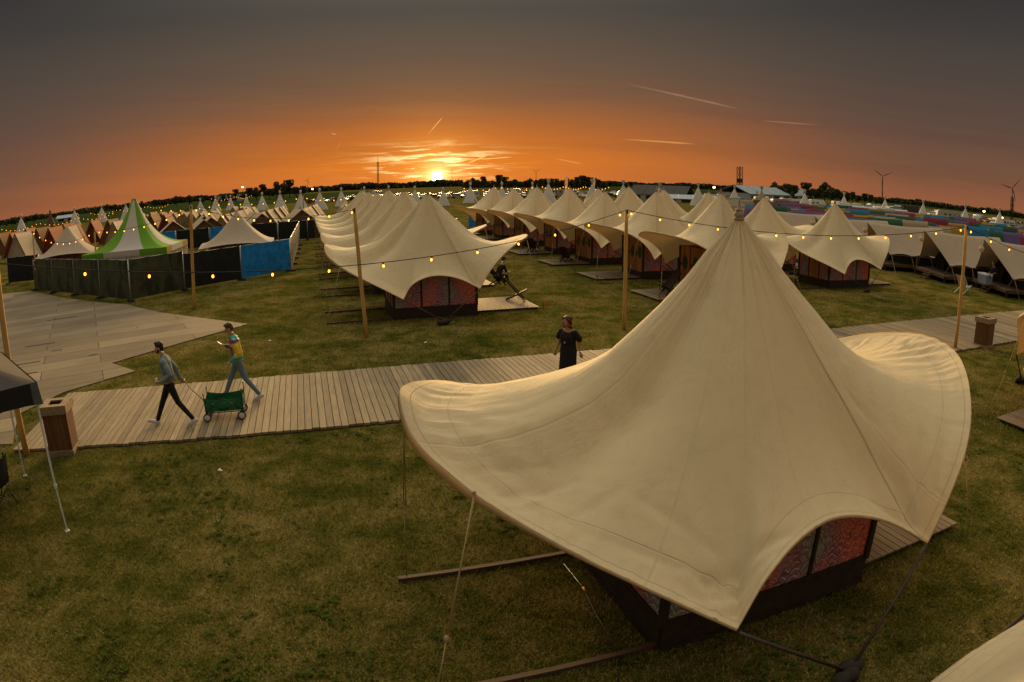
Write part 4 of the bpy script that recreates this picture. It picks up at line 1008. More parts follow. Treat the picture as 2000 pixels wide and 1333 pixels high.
# ================================================================ safari tents on stilts (right)
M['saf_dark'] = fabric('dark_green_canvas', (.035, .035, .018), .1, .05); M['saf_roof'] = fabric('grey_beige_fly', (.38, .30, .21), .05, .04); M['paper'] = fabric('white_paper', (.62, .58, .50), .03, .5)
M['saf_shade'] = simple('interior_shade', (.008, .007, .006), .9, .2, 5, 0); M['frame_wood'] = wood('deck_timber', (.16, .085, .035), stretch=(.7, 7, 7), scale=3)
def safari():
    """ridge along x, open gable at -x; raised platform, bowed fly sheet with scalloped eaves"""
    o = empty('safari_tent', cat='tent'); L, W, H_, zp = 5.2, 4.4, 3.0, .5
    mb = MB(); nx, ns = 12, 10; vs = []; fs = []
    for i in range(nx+1):
        u_ = i/nx
        for j in range(2*ns+1):
            t = (j-ns)/ns; at = abs(t)
            x_ = -L/2-.9*(1-at)**1.3+(L+.9*(1-at)**1.3+.2)*u_
            z_ = H_-1.9*at**1.12-.10*math.sin(PI*at)+.05*math.cos(2*PI*u_)*(1-at)
            if at > .99: z_ += .13*abs(math.sin(PI*u_*3))
            vs.append((x_, t*(W/2+.15), z_))
    for i in range(nx):
        for j in range(2*ns): q = i*(2*ns+1)+j; fs.append((q, q+2*ns+1, q+2*ns+2, q+1))
    mb.add(vs, fs, 0, True); mb.build('fly_sheet', M['saf_roof'], o)
    mb = MB(); gx = -L/2+1.1
    vs = [(gx, -W/2+.25, zp), (gx, -.55, zp), (gx-.0, -.12, 2.6), (gx, .0, 2.75), (gx, -W/2+.25, 1.2)]; mb.add(vs, [(0, 1, 2, 3, 4)])
    mb.add([(gx, W/2-.25, zp), (gx, .55, zp), (gx, .12, 2.6), (gx, .0, 2.75), (gx, W/2-.25, 1.2)], [(0, 1, 2, 3, 4)])
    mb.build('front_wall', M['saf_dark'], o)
    mb = MB()
    for s in (-1, 1): mb.add([(gx, s*(W/2-.25), zp), (L/2-.1, s*(W/2-.25), zp), (L/2-.1, s*(W/2-.25), 1.25), (gx, s*(W/2-.25), 1.25)], [(0, 1, 2, 3)])
    mb.add([(L/2-.1, -W/2+.25, zp), (L/2-.1, W/2-.25, zp), (L/2-.1, W/2-.25, 1.25), (L/2-.1, 0, 2.7), (L/2-.1, -W/2+.25, 1.25)], [(0, 1, 2, 3, 4)])
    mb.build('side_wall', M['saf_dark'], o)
    mb = MB(); mb.box((gx+1.2, 0, 1.1), (2.0, 1.6, 1.15)); mb.build('inner_shade_block', M['saf_shade'], o)  # near-black block stands in for the shade inside the tent
    mb = MB(); mb.box((0, 0, zp-.05), (L+.6, W-.1, .07)); mb.build('platform', M['deck'], o)
    mb = MB()
    for s in (-1, 0, 1): mb.bar((-L/2-.3, s*(W/2-.12), zp-.16), (L/2+.3, s*(W/2-.12), zp-.16), .06, .14)
    mb.bar((-L/2-.32, -W/2+.08, zp-.13), (-L/2-.32, W/2-.08, zp-.13), .05, .16)
    mb.build('joist', M['frame_wood'], o)
    for sx in (-1, 1):
        for s in (-1, 1): mb = MB(); mb.box((sx*(L/2+.2), s*(W/2-.15), .18), (.14, .14, .40)); mb.build('stilt', M['darkwood'], o)
    mb = MB()
    for k in range(3): mb.box((-L/2-.5-.14*k, -.2, .38-.13*k), (.16, .75, .03))
    for s in (-.57, .17): mb.bar((-L/2-.36, s, .46), (-L/2-.9, s, .02), .03, .09)
    mb.build('steps', M['frame_wood'], o)
    for s in (-1, 1):      # slanting rail in front of each side
        mb = MB(); mb.bar((-L/2-.3, s*(W/2-.1), zp), (-L/2-.1, s*(W/2+.25), 1.12), .05, .05); mb.bar((-L/2-.1, s*(W/2+.25), 1.12), (L/2, s*(W/2+.25), 1.08), .05, .05)
        mb.build('side_rail', M['frame_wood'], o)
        for k in range(4): mb = MB(); xx = -L/2+.1+k*1.6; mb.tube([(xx, s*(W/2+.15), 1.12), (xx, s*(W/2+1.0), .02)], .012, 5); mb.build('guy_rope', M['rope'], o)
    return o
def lantern(p, lab):
    o = empty('paper_lantern', p, 0, lab, 'lantern', 'round paper lanterns under the safari tent gables')
    mb = MB(); mb.ball((0, 0, 0), .19, 14, 9, sc_=(1, 1, .96)); mb.build('paper_shade', M['paper'], o); mb = MB(); mb.tube([(0, 0, .17), (0, 0, .42)], .008, 4); mb.build('cord', M['black'], o)
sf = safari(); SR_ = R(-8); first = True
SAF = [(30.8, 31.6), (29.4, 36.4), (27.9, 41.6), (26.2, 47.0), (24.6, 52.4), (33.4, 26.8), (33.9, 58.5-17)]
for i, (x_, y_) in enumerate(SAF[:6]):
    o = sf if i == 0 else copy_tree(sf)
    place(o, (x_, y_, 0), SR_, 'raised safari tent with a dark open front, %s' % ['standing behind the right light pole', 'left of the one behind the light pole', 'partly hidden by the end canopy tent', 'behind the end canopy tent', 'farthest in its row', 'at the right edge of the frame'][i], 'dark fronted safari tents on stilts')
    ca, sa = math.cos(SR_), math.sin(SR_); lx, ly = -3.62, .05
    lantern((x_+lx*ca-ly*sa, y_+lx*sa+ly*ca, 2.48), 'white paper lantern at the safari gable %s' % ['behind the light pole', 'left of the light pole', 'half hidden by the end canopy', 'behind the end canopy', 'farthest away', 'at the frame edge'][i])
M['boxblue'] = simple('pale_blue_plastic', (.20, .27, .33), .5, .1, 8, .05)
def coolbox():
    o = empty('cool_box', (27.35, 31.75, .52), R(-8), 'pale blue cool box on the platform before the sunlit woman', 'cool box'); 
    mb = MB(); mb.box((0, 0, .26), (.5, .95, .5), taper=1.05); mb.build('body', M['boxblue'], o); mb = MB(); mb.box((0, 0, .55), (.56, 1.02, .09)); mb.build('lid', M['whitemetal'], o); [MB().bar((0, q, .35), (0, q, .6), .03, .03).build('handle', M['black'], o) for q in (-.55, .55)]
coolbox()
def deckchair(p, rz, lab):
    o = empty('deck_chair', (p[0], p[1], 0), rz, lab, 'chair'); mb = MB()
    for y_ in (-.3, .3): mb.bar((-.45, y_, .02), (.45, y_, 1.05), .03, .04); mb.bar((.5, y_, .02), (-.5, y_, .5), .03, .04)
    mb.build('frame', M['whitemetal'], o); mb = MB(); mb.add([(-.42, -.28, .46), (-.42, .28, .46), (.05, .28, .38), (.05, -.28, .38), (.44, .28, 1.04), (.44, -.28, 1.04)], [(0, 3, 2, 1), (3, 5, 4, 2)]); mb.build('sling', M['cloth_grey'], o)
deckchair((24.9, 30.9), R(200), 'pale sling deck chair leaning before the safari tent')

# ================================================================ far halls, vehicles, masts
M['hallroof'] = simple('hall_roof_sheet', (.36, .42, .45), .35, .08, .4, 0, .0); M['hallgrey'] = simple('dark_grey_roof', (.07, .068, .062), .8, .15, .6, 0); M['hallwall'] = simple('hall_wall', (.42, .42, .40), .7, .1, .5, 0)
def hall(p, rz, L, W, he, hr, roofm, lab, nseg=7):
    o = empty('long_hall', (p[0], p[1], 0), rz, lab, 'hall'); mb = MB()
    for i in range(nseg):
        x0, x1 = -L/2+L*i/nseg+.12, -L/2+L*(i+1)/nseg-.12
        for s in (-1, 1): mb.add([(x0, s*(W/2+.5), he-.1), (x1, s*(W/2+.5), he-.1), (x1, 0, hr), (x0, 0, hr)], [(0, 1, 2, 3)])
    mb.build('roof', M[roofm], o)
    for i in range(nseg+1):
        x0 = -L/2+L*i/nseg; mb = MB()
        for s in (-1, 1): mb.bar((x0, s*(W/2+.52), he-.12), (x0, 0, hr+.03), .2, .12)
        mb.build('roof_rib', M['black'] if roofm != 'hallroof' else M['metal'], o)
    mb = MB(); mb.box((0, 0, he/2), (L-.4, W, he)); mb.build('wall', M['hallwall'], o)
    for i in range(nseg):
        mb = MB(); mb.box((-L/2+L*(i+.5)/nseg, -W/2-.03, he*.45), (L/nseg*.6, .06, he*.6)); mb.build('opening', M['black'], o)
hall((121, 300), R(50), 105, 14, 2.8, 5.9, 'hallroof', 'long pale hall with a ribbed translucent roof behind the tepees')
hall((46.5, 208), R(-35), 19, 7, 1.9, 4.6, 'hallgrey', 'long dark grey roofed shelter before the parked cars', 4)
hall((49, 180), R(-12), 16, 3, 1.3, 2.3, 'hallroof', 'low silver roofed unit in front of the dark shelter', 4)
hall((88, 150), R(-12), 20, 3, 1.6, 2.4, 'hallroof', 'low silver roofed unit among the caravans', 5)
hall((-205, 470), R(-20), 26, 10, 2.5, 5, 'hallgrey', 'farm barn with a dark roof beside the far trees', 3)
hall((-232, 300), R(20), 12, 6, 2, 3.4, 'hallroof', 'pale farm shed at the edge of the left trees', 2)

def paint(n, c, ro=.3): M[n] = simple(n, c, ro, .06, 2, 0, .2, spec=.6)
paint('car_white', (.60, .60, .58)); paint('car_silver', (.30, .31, .32)); paint('car_black', (.012, .012, .014)); paint('car_blue', (.025, .06, .16)); paint('car_red', (.22, .02, .02)); paint('car_grey', (.09, .09, .095))
M['glass'] = simple('car_glass', (.015, .018, .022), .08, .1, 2, 0, 0, spec=.9); M['tyre'] = simple('tyre_rubber', (.012, .012, .012), .9, .1, 9, 0)
def profile_body(prof, w, n=None, inset=.0):
    mb = MB(); k = len(prof)
    vs = [(x_, -w/2, z_) for x_, z_ in prof]+[(x_, w/2, z_) for x_, z_ in prof]
    fs = [tuple(range(k)), tuple(reversed(range(k, 2*k)))]+[(i, k+i, k+(i+1) % k, (i+1) % k) for i in range(k)]
    return mb.add(vs, fs)
_car = {}
def car(paintn, kind='car'):
    k = (paintn, kind)
    if k in _car: return copy_tree(_car[k])
    o = empty({'car': 'parked_car', 'van': 'camper_van', 'caravan': 'caravan'}[kind], cat={'car': 'car', 'van': 'van', 'caravan': 'caravan'}[kind]); _car[k] = o
    if kind == 'car':
        profile_body([(-2.15, .3), (-2.2, .75), (-1.9, .95), (1.1, .95), (2.0, .82), (2.2, .6), (2.15, .3)], 1.76).build('body', M[paintn], o)
        b_ = profile_body([(-1.75, .95), (-1.35, 1.42), (.35, 1.45), (1.05, .95)], 1.5); b_.build('cabin_glass', M['glass'], o)
        MB().box((-.5, 0, 1.45), (1.75, 1.42, .05), taper=.9).build('roof', M[paintn], o)
        ax = (-1.35, 1.35); wr = .32
    elif kind == 'van':
        profile_body([(-2.9, .35), (-2.95, 2.5), (-2.7, 2.7), (1.4, 2.75), (2.0, 2.3), (2.3, 1.5), (2.95, 1.15), (3.0, .4)], 2.1).build('body', M[paintn], o)
        for s in (-1, 1):
            for xx in (-2.1, -.6): MB().box((xx, s*1.055, 1.75), (.9, .02, .5)).build('window', M['glass'], o)
        MB().box((2.0, 0, 1.85), (.5, 1.8, .6), rot=Matrix.Rotation(R(-32), 3, 'Y')).build('windscreen', M['glass'], o)
        ax = (-1.9, 2.0); wr = .36
    else:
        profile_body([(-2.4, .5), (-2.55, 1.4), (-2.3, 2.4), (-1.9, 2.55), (1.9, 2.55), (2.35, 2.2), (2.6, 1.2), (2.45, .5)], 2.2).build('body', M[paintn], o)
        for s in (-1, 1):
            for xx in (-1.4, .2, 1.4): MB().box((xx, s*1.105, 1.65), (.85, .02, .5)).build('window', M['glass'], o)
        MB().bar((2.4, 0, .45), (3.6, 0, .45), .08, .08).build('hitch', M['black'], o)
        ax = (-.1,); wr = .33
    for xx in ax:
        for s in (-1, 1):
            m2 = MB(); m2.lathe([(wr*.5, -.1), (wr, -.1), (wr, .1), (wr*.5, .1)], (0, 0, 0), 12); yy = .80 if kind == 'car' else 1.0
            m2.v = [(xx+q[0], s*yy+q[2], wr+q[1]) for q in m2.v]; m2.build('wheel', M['tyre'], o)
    return o
pal = ['car_white', 'car_silver', 'car_black', 'car_blue', 'car_grey', 'car_white', 'car_silver', 'car_red', 'car_white', 'car_grey']
CG_ = 'cars parked in rows on the far field'
rr = random.Random(11); nC = 0
rows_ = [((-66, 222), (-50, 262), 9), ((-60, 270), (-18, 245), 11), ((-70, 300), (-10, 262), 14), ((-52, 238), (-8, 222), 11), ((-5, 258), (40, 250), 11), ((-5, 232), (28, 226), 8), ((-2, 212), (22, 206), 6), ((40, 262), (80, 262), 9), ((30, 235), (70, 238), 9), ((60, 222), (95, 230), 8), ((58, 200), (80, 208), 5), ((-20, 290), (60, 300), 16), ((95, 250), (150, 262), 11), ((120, 215), (190, 235), 13), ((160, 262), (250, 300), 16), ((175, 235), (270, 275), 16), ((140, 190), (200, 215), 10), ((250, 250), (330, 290), 13), ((200, 195), (280, 225), 12), ((-60, 250), (-24, 240), 9), ((20, 320), (120, 330), 18), ((72, 152), (100, 146), 6), ((146, 158), (196, 186), 11), ((92, 208), (146, 214), 11), ((60, 172), (82, 162), 5)]
for ri, (a, c, n_) in enumerate(rows_):
    for j in range(n_):
        t = j/(n_-1); x_ = a[0]+(c[0]-a[0])*t+rr.uniform(-.7, .7); y_ = a[1]+(c[1]-a[1])*t+rr.uniform(-.9, .9)
        p_ = rr.choice(pal); o = car(p_)
        place(o, (x_, y_, 0), rr.choice((R(75), R(80), R(262), R(-8)))+rr.uniform(-.06, .06), '%s car parked in the far rows behind the tepees' % p_[4:], CG_); nC += 1
cv = [(64, 196), (72, 190), (58, 187), (76, 178), (70, 168), (84, 186), (92, 190), (98, 178), (104, 186), (110, 172), (88, 166), (96, 160), (104, 165), (118, 178), (124, 186), (130, 176), (136, 170), (145, 176), (150, 186), (158, 178), (166, 186), (118, 200), (106, 205), (134, 205), (148, 200), (80, 205), (-12, 213), (2, 246), (16, 240), (36, 214), (-58, 292), (170, 205), (180, 215), (142, 160), (152, 166), (160, 160), (170, 170)]
for i, (x_, y_) in enumerate(cv):
    kd = 'caravan' if i % 3 else 'van'; o = car('car_white' if i % 4 else 'car_silver', kd)
    place(o, (x_, y_, 0), rr.choice((R(0), R(10), R(70), R(185)))+rr.uniform(-.2, .2), ('white' if i % 4 else 'silver')+(' caravan' if kd == 'caravan' else ' camper van')+' parked among the vehicles behind the coloured tents', 'caravans and camper vans behind the coloured tents')
def lorry():
    o = empty('lorry', (112, 170, 0), R(28), 'black lorry with a rounded orange-lit cab behind the coloured tents', 'lorry')
    mb = MB(); mb.box((2.2, 0, 2.0), (9.5, 2.5, 2.9)); mb.build('box_body', M['car_black'], o)
    profile_body([(-5.6, .5), (-5.7, 1.6), (-5.3, 2.9), (-4.5, 3.3), (-2.9, 3.3), (-2.9, .5)], 2.45).build('cab', M['car_grey'], o)
    MB().box((-5.45, 0, 2.2), (.1, 2.1, .9), rot=Matrix.Rotation(R(14), 3, 'Y')).build('windscreen', M['glass'], o)
    for xx in (-4.2, 2.5, 4.5):
        for s in (-1, 1):
            m2 = MB(); m2.lathe([(.25, -.15), (.5, -.15), (.5, .15), (.25, .15)], (0, 0, 0), 14); m2.v = [(xx+q[0], s*1.1+q[2], .5+q[1]) for q in m2.v]; m2.build('wheel', M['tyre'], o)
    o = empty('horse_trailer', (133, 172, 0), R(-22), 'long pale trailer with a row of small windows by the right tepees', 'trailer')
    profile_body([(-6, .6), (-6.3, 1.5), (-6, 2.9), (-5.4, 3.1), (6, 3.1), (6, .6)], 2.5).build('body', M['hallwall'], o)
    for k in range(6): MB().box((-3.5+k*1.6, -1.26, 2.0), (.6, .03, .55)).build('window', M['glass'], o)
    for xx in (1.5, 3.0): m2 = MB(); m2.lathe([(.2, -.15), (.45, -.15), (.45, .15), (.2, .15)], (0, 0, 0), 14); m2.v = [(xx+q[0], -1.15+q[2], .45+q[1]) for q in m2.v]; m2.build('wheel', M['tyre'], o)
lorry()
M['sil'] = simple('dark_steel', (.02, .018, .016), .7, .2, 1, 0)
def lattice(p, H_, w_, lab, panel=None, cat='mast', name='lattice_mast', step=3.0, tw=.12, taper=1.0):
    o = empty(name, (p[0], p[1], 0), .3, lab, cat); mb = MB()
    def hw(z_): return w_/2*(1-(1-taper)*z_/H_)
    for sx, sy in ((-1, -1), (1, -1), (1, 1), (-1, 1)): mb.bar((sx*hw(0), sy*hw(0), 0), (sx*hw(H_), sy*hw(H_), H_), tw, tw)
    z_ = 0
    while z_ < H_-step*.5:
        z2 = min(H_, z_+step)
        for a, c in (((-1, -1), (1, -1)), ((1, -1), (1, 1)), ((1, 1), (-1, 1)), ((-1, 1), (-1, -1))):
            mb.bar((a[0]*hw(z_), a[1]*hw(z_), z_), (c[0]*hw(z2), c[1]*hw(z2), z2), tw*.6, tw*.6); mb.bar((a[0]*hw(z2), a[1]*hw(z2), z2), (c[0]*hw(z2), c[1]*hw(z2), z2), tw*.6, tw*.6)
        z_ = z2
    mb.build('lattice_frame', M['sil'], o)
    if panel: MB().box((0, 0, panel), (w_*1.1, w_*1.1, w_*1.0)).build('speaker_box', M['black'], o)
    return o
lattice((-96, 490), 22.5, 1.2, 'slender lattice radio mast rising left of the sun', None, step=1.6, tw=.22, taper=.8)
bpy.data.objects['lattice_mast']; mb = MB(); mb.tube([(0, 0, 22), (0, 0, 27.0)], .12, 6); _o = mb.build('antenna', M['sil'], bpy.data.objects['lattice_mast'])
lattice((99, 285), 14.2, 1.8, 'square scaffold delay tower above the pale halls', 8.0, 'tower', 'delay_tower', 2.3, .2)
lattice((248, 268), 13.0, 1.3, 'narrow scaffold tower beside the right turbine', None, 'tower', 'delay_tower', 2.6, .2)
def turbine(p, hub, blade, ang, lab, rz=0):
    o = empty('wind_turbine', (p[0], p[1], 0), rz, lab, 'wind turbine', 'wind turbines on the horizon'); mb = MB()
    mb.tube([(0, 0, 0), (0, 0, hub)], [hub*.026, hub*.014], 12); mb.build('tower', M['sil'], o)
    MB().box((0, hub*.02, hub+hub*.008), (hub*.03, hub*.10, hub*.035)).build('nacelle', M['sil'], o)
    for k in range(3):
        a = ang+k*2*PI/3; d_ = Vector((math.cos(a), 0, math.sin(a))); s = Vector((-math.sin(a), 0, math.cos(a))); mb = MB(); vs = []
        for t, w_ in ((0, .02), (.08, .03), (.25, .075), (.6, .045), (1, .012)):
            c_ = Vector((0, -hub*.035, hub))+d_*blade*t
            vs += [c_-s*w_*blade*.35, c_+s*w_*blade*.65+Vector((0, .01*blade, 0)), c_+Vector((0, -.012*blade, 0))]
        fs = []
        for i in range(4):
            for q in range(3): fs.append((i*3+q, i*3+(q+1) % 3, (i+1)*3+(q+1) % 3, (i+1)*3+q))
        mb.add(vs, fs+[(0, 2, 1), (12, 13, 14)], 0, True); mb.build('blade', M['sil'], o)
    MB().ball((0, -hub*.04, hub), hub*.018, 8, 6).build('hub', M['sil'], o)
def azd(a, D): return (D*math.sin(R(a)), D*math.cos(R(a)))
turbine(azd(31.35, 1450), 50, 25, R(25), 'wind turbine with a Y of two raised blades right of the tree clump', R(-31))
turbine(azd(42.75, 1500), 56, 30, R(48), 'wind turbine near the right edge of the frame', R(-43))
turbine(azd(-4.9, 5200), 90, 44, R(90), 'tiny far wind turbine just left of beneath the sun', 0)
turbine(azd(2.1, 5200), 90, 44, R(30), 'tiny far wind turbine over the central wood', 0)
turbine(azd(-17, 5600), 80, 40, R(60), 'tiny far wind turbine left of the radio mast', 0)
# feather flags
M['flag'] = fabric('white_flag', (.55, .40, .36), .05, .3)
for i, (x_, y_) in enumerate([(16.5, 210), (24.8, 208)]):
    o = empty('feather_flag', (x_, y_, 0), .4*i, 'tall pale feather flag %s' % ['above the lit garlands', 'beside the bare tepee poles'][i], 'flag', 'feather flags by the car park')
    mb = MB(); mb.tube([(0, 0, 0), (0, 0, 5.2), (.3, 0, 6.6), (.9, 0, 7.0)], .04, 5); mb.build('pole', M['metal'], o)
    mb = MB(); mb.add([(.03, 0, 1.5), (.7, .1, 2.0), (1.0, 0, 5.2), (.9, 0, 7.0), (.3, 0, 6.6), (.03, 0, 5.2)], [(0, 1, 2, 3, 4, 5)]); mb.build('banner', M['flag'], o)
# lit garlands in the distance
def garland(pts, zt, lab, n=10, sag=.7, bs=2.6):
    r_ = None
    for i in range(len(pts)-1):
        A, B_ = (*pts[i], zt), (*pts[i+1], zt)
        lights(A, B_, sag, [(k+.5)/n for k in range(n)], lab % nth(i), True, bs=bs)
garland([(-92, 96), (-86.5, 102), (-84, 112), (-81, 122)], 3.6, 'far garland of tiny bulbs over the left tents, %s span', 9, .8, .95)
garland([(-101, 140), (-97, 148), (-93, 156), (-88, 160)], 4.0, 'distant garland before the left tepees, %s span', 8, .7, 1.0)
garland([(-88, 186), (-82, 192), (-78, 196)], 4.4, 'distant garland right of the marquee top, %s span', 8, .8, 1.2)
garland([(-32.7, 104.5), (-22, 98), (-14.5, 92)], 3.7, 'garland over the beige ridge tents, %s span', 8, .6, 1.3)
garland([(-33, 104.6), (-44, 98), (-53, 92)], 3.7, 'garland from the thin far pole to the huts, %s span', 7, .5, 1.3)
garland([(-12, 165), (-3, 168), (6, 170)], 4.0, 'distant garland beside the sun, %s span', 6, .7, 1.7)
garland([(9, 205), (16, 204), (22, 205), (30, 206)], 4.0, 'distant garland above the parked cars, %s span', 8, .9, 1.9)
for (a_, D, z_, lb) in ((17.0, 330, 4.5, 'bright floodlight over the far vehicles'), (40.3, 300, 4.0, 'bright floodlight near the right tower'), (41.9, 330, 2.0, 'small lamp low among the right vehicles'), (-16.6, 460, 5.0, 'small white lamp on the far barn'), (-22.5, 420, 9.0, 'lamp among the left trees')):
    x_, y_ = azd(a_, D); o = empty('floodlight', (x_, y_, 0), 0, lb, 'lamp'); MB().ball((0, 0, z_), .55 if D > 300 else .45, 8, 6, sc_=(1.3, 1.3, .8)).build('lamp_head', M['lamp'], o); mb = MB(); mb.tube([(0, 0, 0), (0, 0, z_)], .08, 5); mb.build('post', M['sil'], o)

# ================================================================ trees
M['leaf'] = simple('dusk_leaves', (.05, .058, .018), .9, .35, 1.2, 0); M['leaf2'] = simple('dusk_leaves_olive', (.062, .06, .022), .9, .35, 1.2, 0); M['bark'] = simple('bark', (.04, .028, .018), .95, .3, 3, .2)
def crown_mesh(nm, H_, W_, seed, nl, leaf, mat, trunk=.25):
    r = np.random.default_rng(seed); nb = 9
    cen = []; 
    for i in range(nb):
        a = r.uniform(0, 2*PI); q = r.uniform(.1, 1)**.6; zz = r.uniform(.36, .86)
        cen.append((math.cos(a)*W_*.36*q*(1.15-zz*.6), math.sin(a)*W_*.36*q*(1.15-zz*.6), H_*zz, W_*r.uniform(.13, .25)))
    cen.append((0, 0, H_*.82, W_*.18)); cen = np.array(cen)
    idx = r.integers(0, len(cen), nl); dv = r.normal(size=(nl, 3)); dv /= np.linalg.norm(dv, axis=1)[:, None]
    rad = r.uniform(.55, 1.08, nl)[:, None]; P = cen[idx, :3]+dv*cen[idx, 3:4]*rad*np.array([1, 1, .85])
    a = r.normal(size=(nl, 3)); b_ = r.normal(size=(nl, 3)); a /= np.linalg.norm(a, axis=1)[:, None]; b_ -= (a*b_).sum(1)[:, None]*a; b_ /= np.linalg.norm(b_, axis=1)[:, None]
    s = leaf*r.uniform(.5, 1.4, nl)[:, None]
    V = np.stack([P-a*s, P+b_*s*.8, P+a*s, P-b_*s*.8], 1).reshape(-1, 3)
    me = bpy.data.meshes.new(nm); F = np.arange(nl*4).reshape(-1, 4)
    me.from_pydata(V.tolist(), [], F.tolist()); me.materials.append(mat); return me
def trunk_mesh(H_, W_, seed):
    r = random.Random(seed); mb = MB(); mb.tube([(0, 0, 0), (r.uniform(-.2, .2), 0, H_*.3), (r.uniform(-.4, .4), r.uniform(-.3, .3), H_*.62)], [W_*.035, W_*.026, W_*.012], 7)
    for k in range(6):
        a = r.uniform(0, 2*PI); z0 = H_*r.uniform(.25, .5); mb.tube([(0, 0, z0), (math.cos(a)*W_*.15, math.sin(a)*W_*.15, z0+H_*.12), (math.cos(a)*W_*.3, math.sin(a)*W_*.3, z0+H_*.28)], [W_*.014, W_*.01, W_*.004], 5)
    return mb.mesh('trunk', M['bark'])
TK = []
for k, (h_, w_) in enumerate([(16, 14), (13, 13), (18, 12), (11, 12)]):
    o = empty('broadleaf_tree', cat='tree'); 
    for nm_, me in (('crown', crown_mesh('crown', h_, w_, 20+k, 1500, .62, M['leaf'] if k % 2 else M['leaf2'])), ('trunk', trunk_mesh(h_, w_, k))): link(bpy.data.objects.new(nm_, me), o)
    TK.append(o)
used_t = set(); tcount = 0
def tree(a_, D, s, lab):
    global tcount
    k = tcount % 4 if tcount < 4 else rr.randrange(4); tcount += 1
    o = TK[k] if k not in used_t else copy_tree(TK[k]); used_t.add(k)
    x_, y_ = azd(a_, D); s *= .74; place(o, (x_, y_, 0), rr.uniform(0, 6), lab, 'dark broadleaf trees along the horizon', (s, s, s*rr.uniform(.92, 1.08)))
D0 = 430
for i, a_ in enumerate(np.linspace(-24.2, -17.4, 13)): tree(a_, 455+rr.uniform(-25, 25), [.55, .6, .66, .62, .74, .78, .82, .88, .98, .92, 1.0, .95, .62][i], 'dark tree in the clump left of the radio mast, %s from the left' % nth(i))
for i, a_ in enumerate(np.linspace(21.6, 28.0, 13)): tree(a_, 350+rr.uniform(-20, 20), [.55, .72, .85, .72, .8, .62, .82, .88, .72, .9, .95, .98, .8][i], 'dark tree in the clump behind the pale halls, %s from the left' % nth(i))
for i, a_ in enumerate(np.linspace(28.8, 31.4, 6)): tree(a_, 400, rr.uniform(.5, .62), 'smaller dark tree before the nearer turbine, %s from the left' % nth(i))
for i, a_ in enumerate(np.linspace(-3.6, 7.3, 26)): tree(a_, 520+rr.uniform(-30, 30), rr.uniform(.66, .84) if i % 8 != 6 else .95, 'dark tree of the wood right of the sun, %s from the left' % nth(i))
for i, a_ in enumerate([-44, -43.2, -42.6, -41.3, -40.6, -38.4, -35.2, -34.6, -33.4, -32.5, -31.2, -30.1, -29.3, -28.2, -27.1, -26.0, -25.2]): tree(a_, 470+rr.uniform(-25, 25), rr.uniform(.42, .66), 'dark tree in the broken line at the left horizon, %s from the left' % nth(i))
for i, a_ in enumerate([32.6, 33.3, 34.4, 35.2, 36.1, 36.9, 38.2, 39.4, 40.6, 41.8]): tree(a_, 620, rr.uniform(.42, .6), 'low dark tree in the line at the right horizon, %s from the left' % nth(i))
# the far woods and hedges that read as one mass
def woods(segs, lab, seed=4):
    r = np.random.default_rng(seed); Vs = []; 
    for (a0, a1, D, h0, h1, n_) in segs:
        n_ = int(n_); a = r.uniform(a0, a1, n_); t = (a-a0)/(a1-a0)
        base = h0+(h1-h0)*t; bumps = 1+.14*np.sin(a*.9+D)+.10*np.sin(a*3.1+1)+.05*np.sin(a*11)+.04*np.sin(a*27)
        hh = base*bumps; z_ = hh*r.uniform(0, 1, n_)**.75; d_ = D*(1+r.uniform(-.02, .02, n_)); ar = np.radians(a)
        P = np.stack([d_*np.sin(ar), d_*np.cos(ar), z_], 1); q = r.normal(size=(n_, 3)); b_ = r.normal(size=(n_, 3)); q /= np.linalg.norm(q, axis=1)[:, None]; b_ -= (q*b_).sum(1)[:, None]*q; b_ /= np.linalg.norm(b_, axis=1)[:, None]
        s = D*.0016*r.uniform(.6, 1.5, n_)[:, None]; Vs.append(np.stack([P-q*s, P+b_*s, P+q*s, P-b_*s], 1).reshape(-1, 3))
    V = np.concatenate(Vs); me = bpy.data.meshes.new('woodland'); me.from_pydata(V.tolist(), [], np.arange(len(V)).reshape(-1, 4).tolist()); me.materials.append(M['leaf'])
    o = bpy.data.objects.new('woodland', me); link(o); tag(o, lab, 'woodland', None, 'stuff')
woods([(-50, -25, 900, 5.5, 6, 5000), (-17.5, -4, 1100, 8.5, 9.0, 8500), (-4, 8, 700, 5, 6, 5500), (7, 20, 1100, 6.5, 7, 8000), (19, 33, 900, 5, 5, 5500), (31, 52, 900, 6, 5.5, 7500), (-30, -17, 900, 6, 7, 4500)], 'dark band of far woods and hedges along the whole horizon')
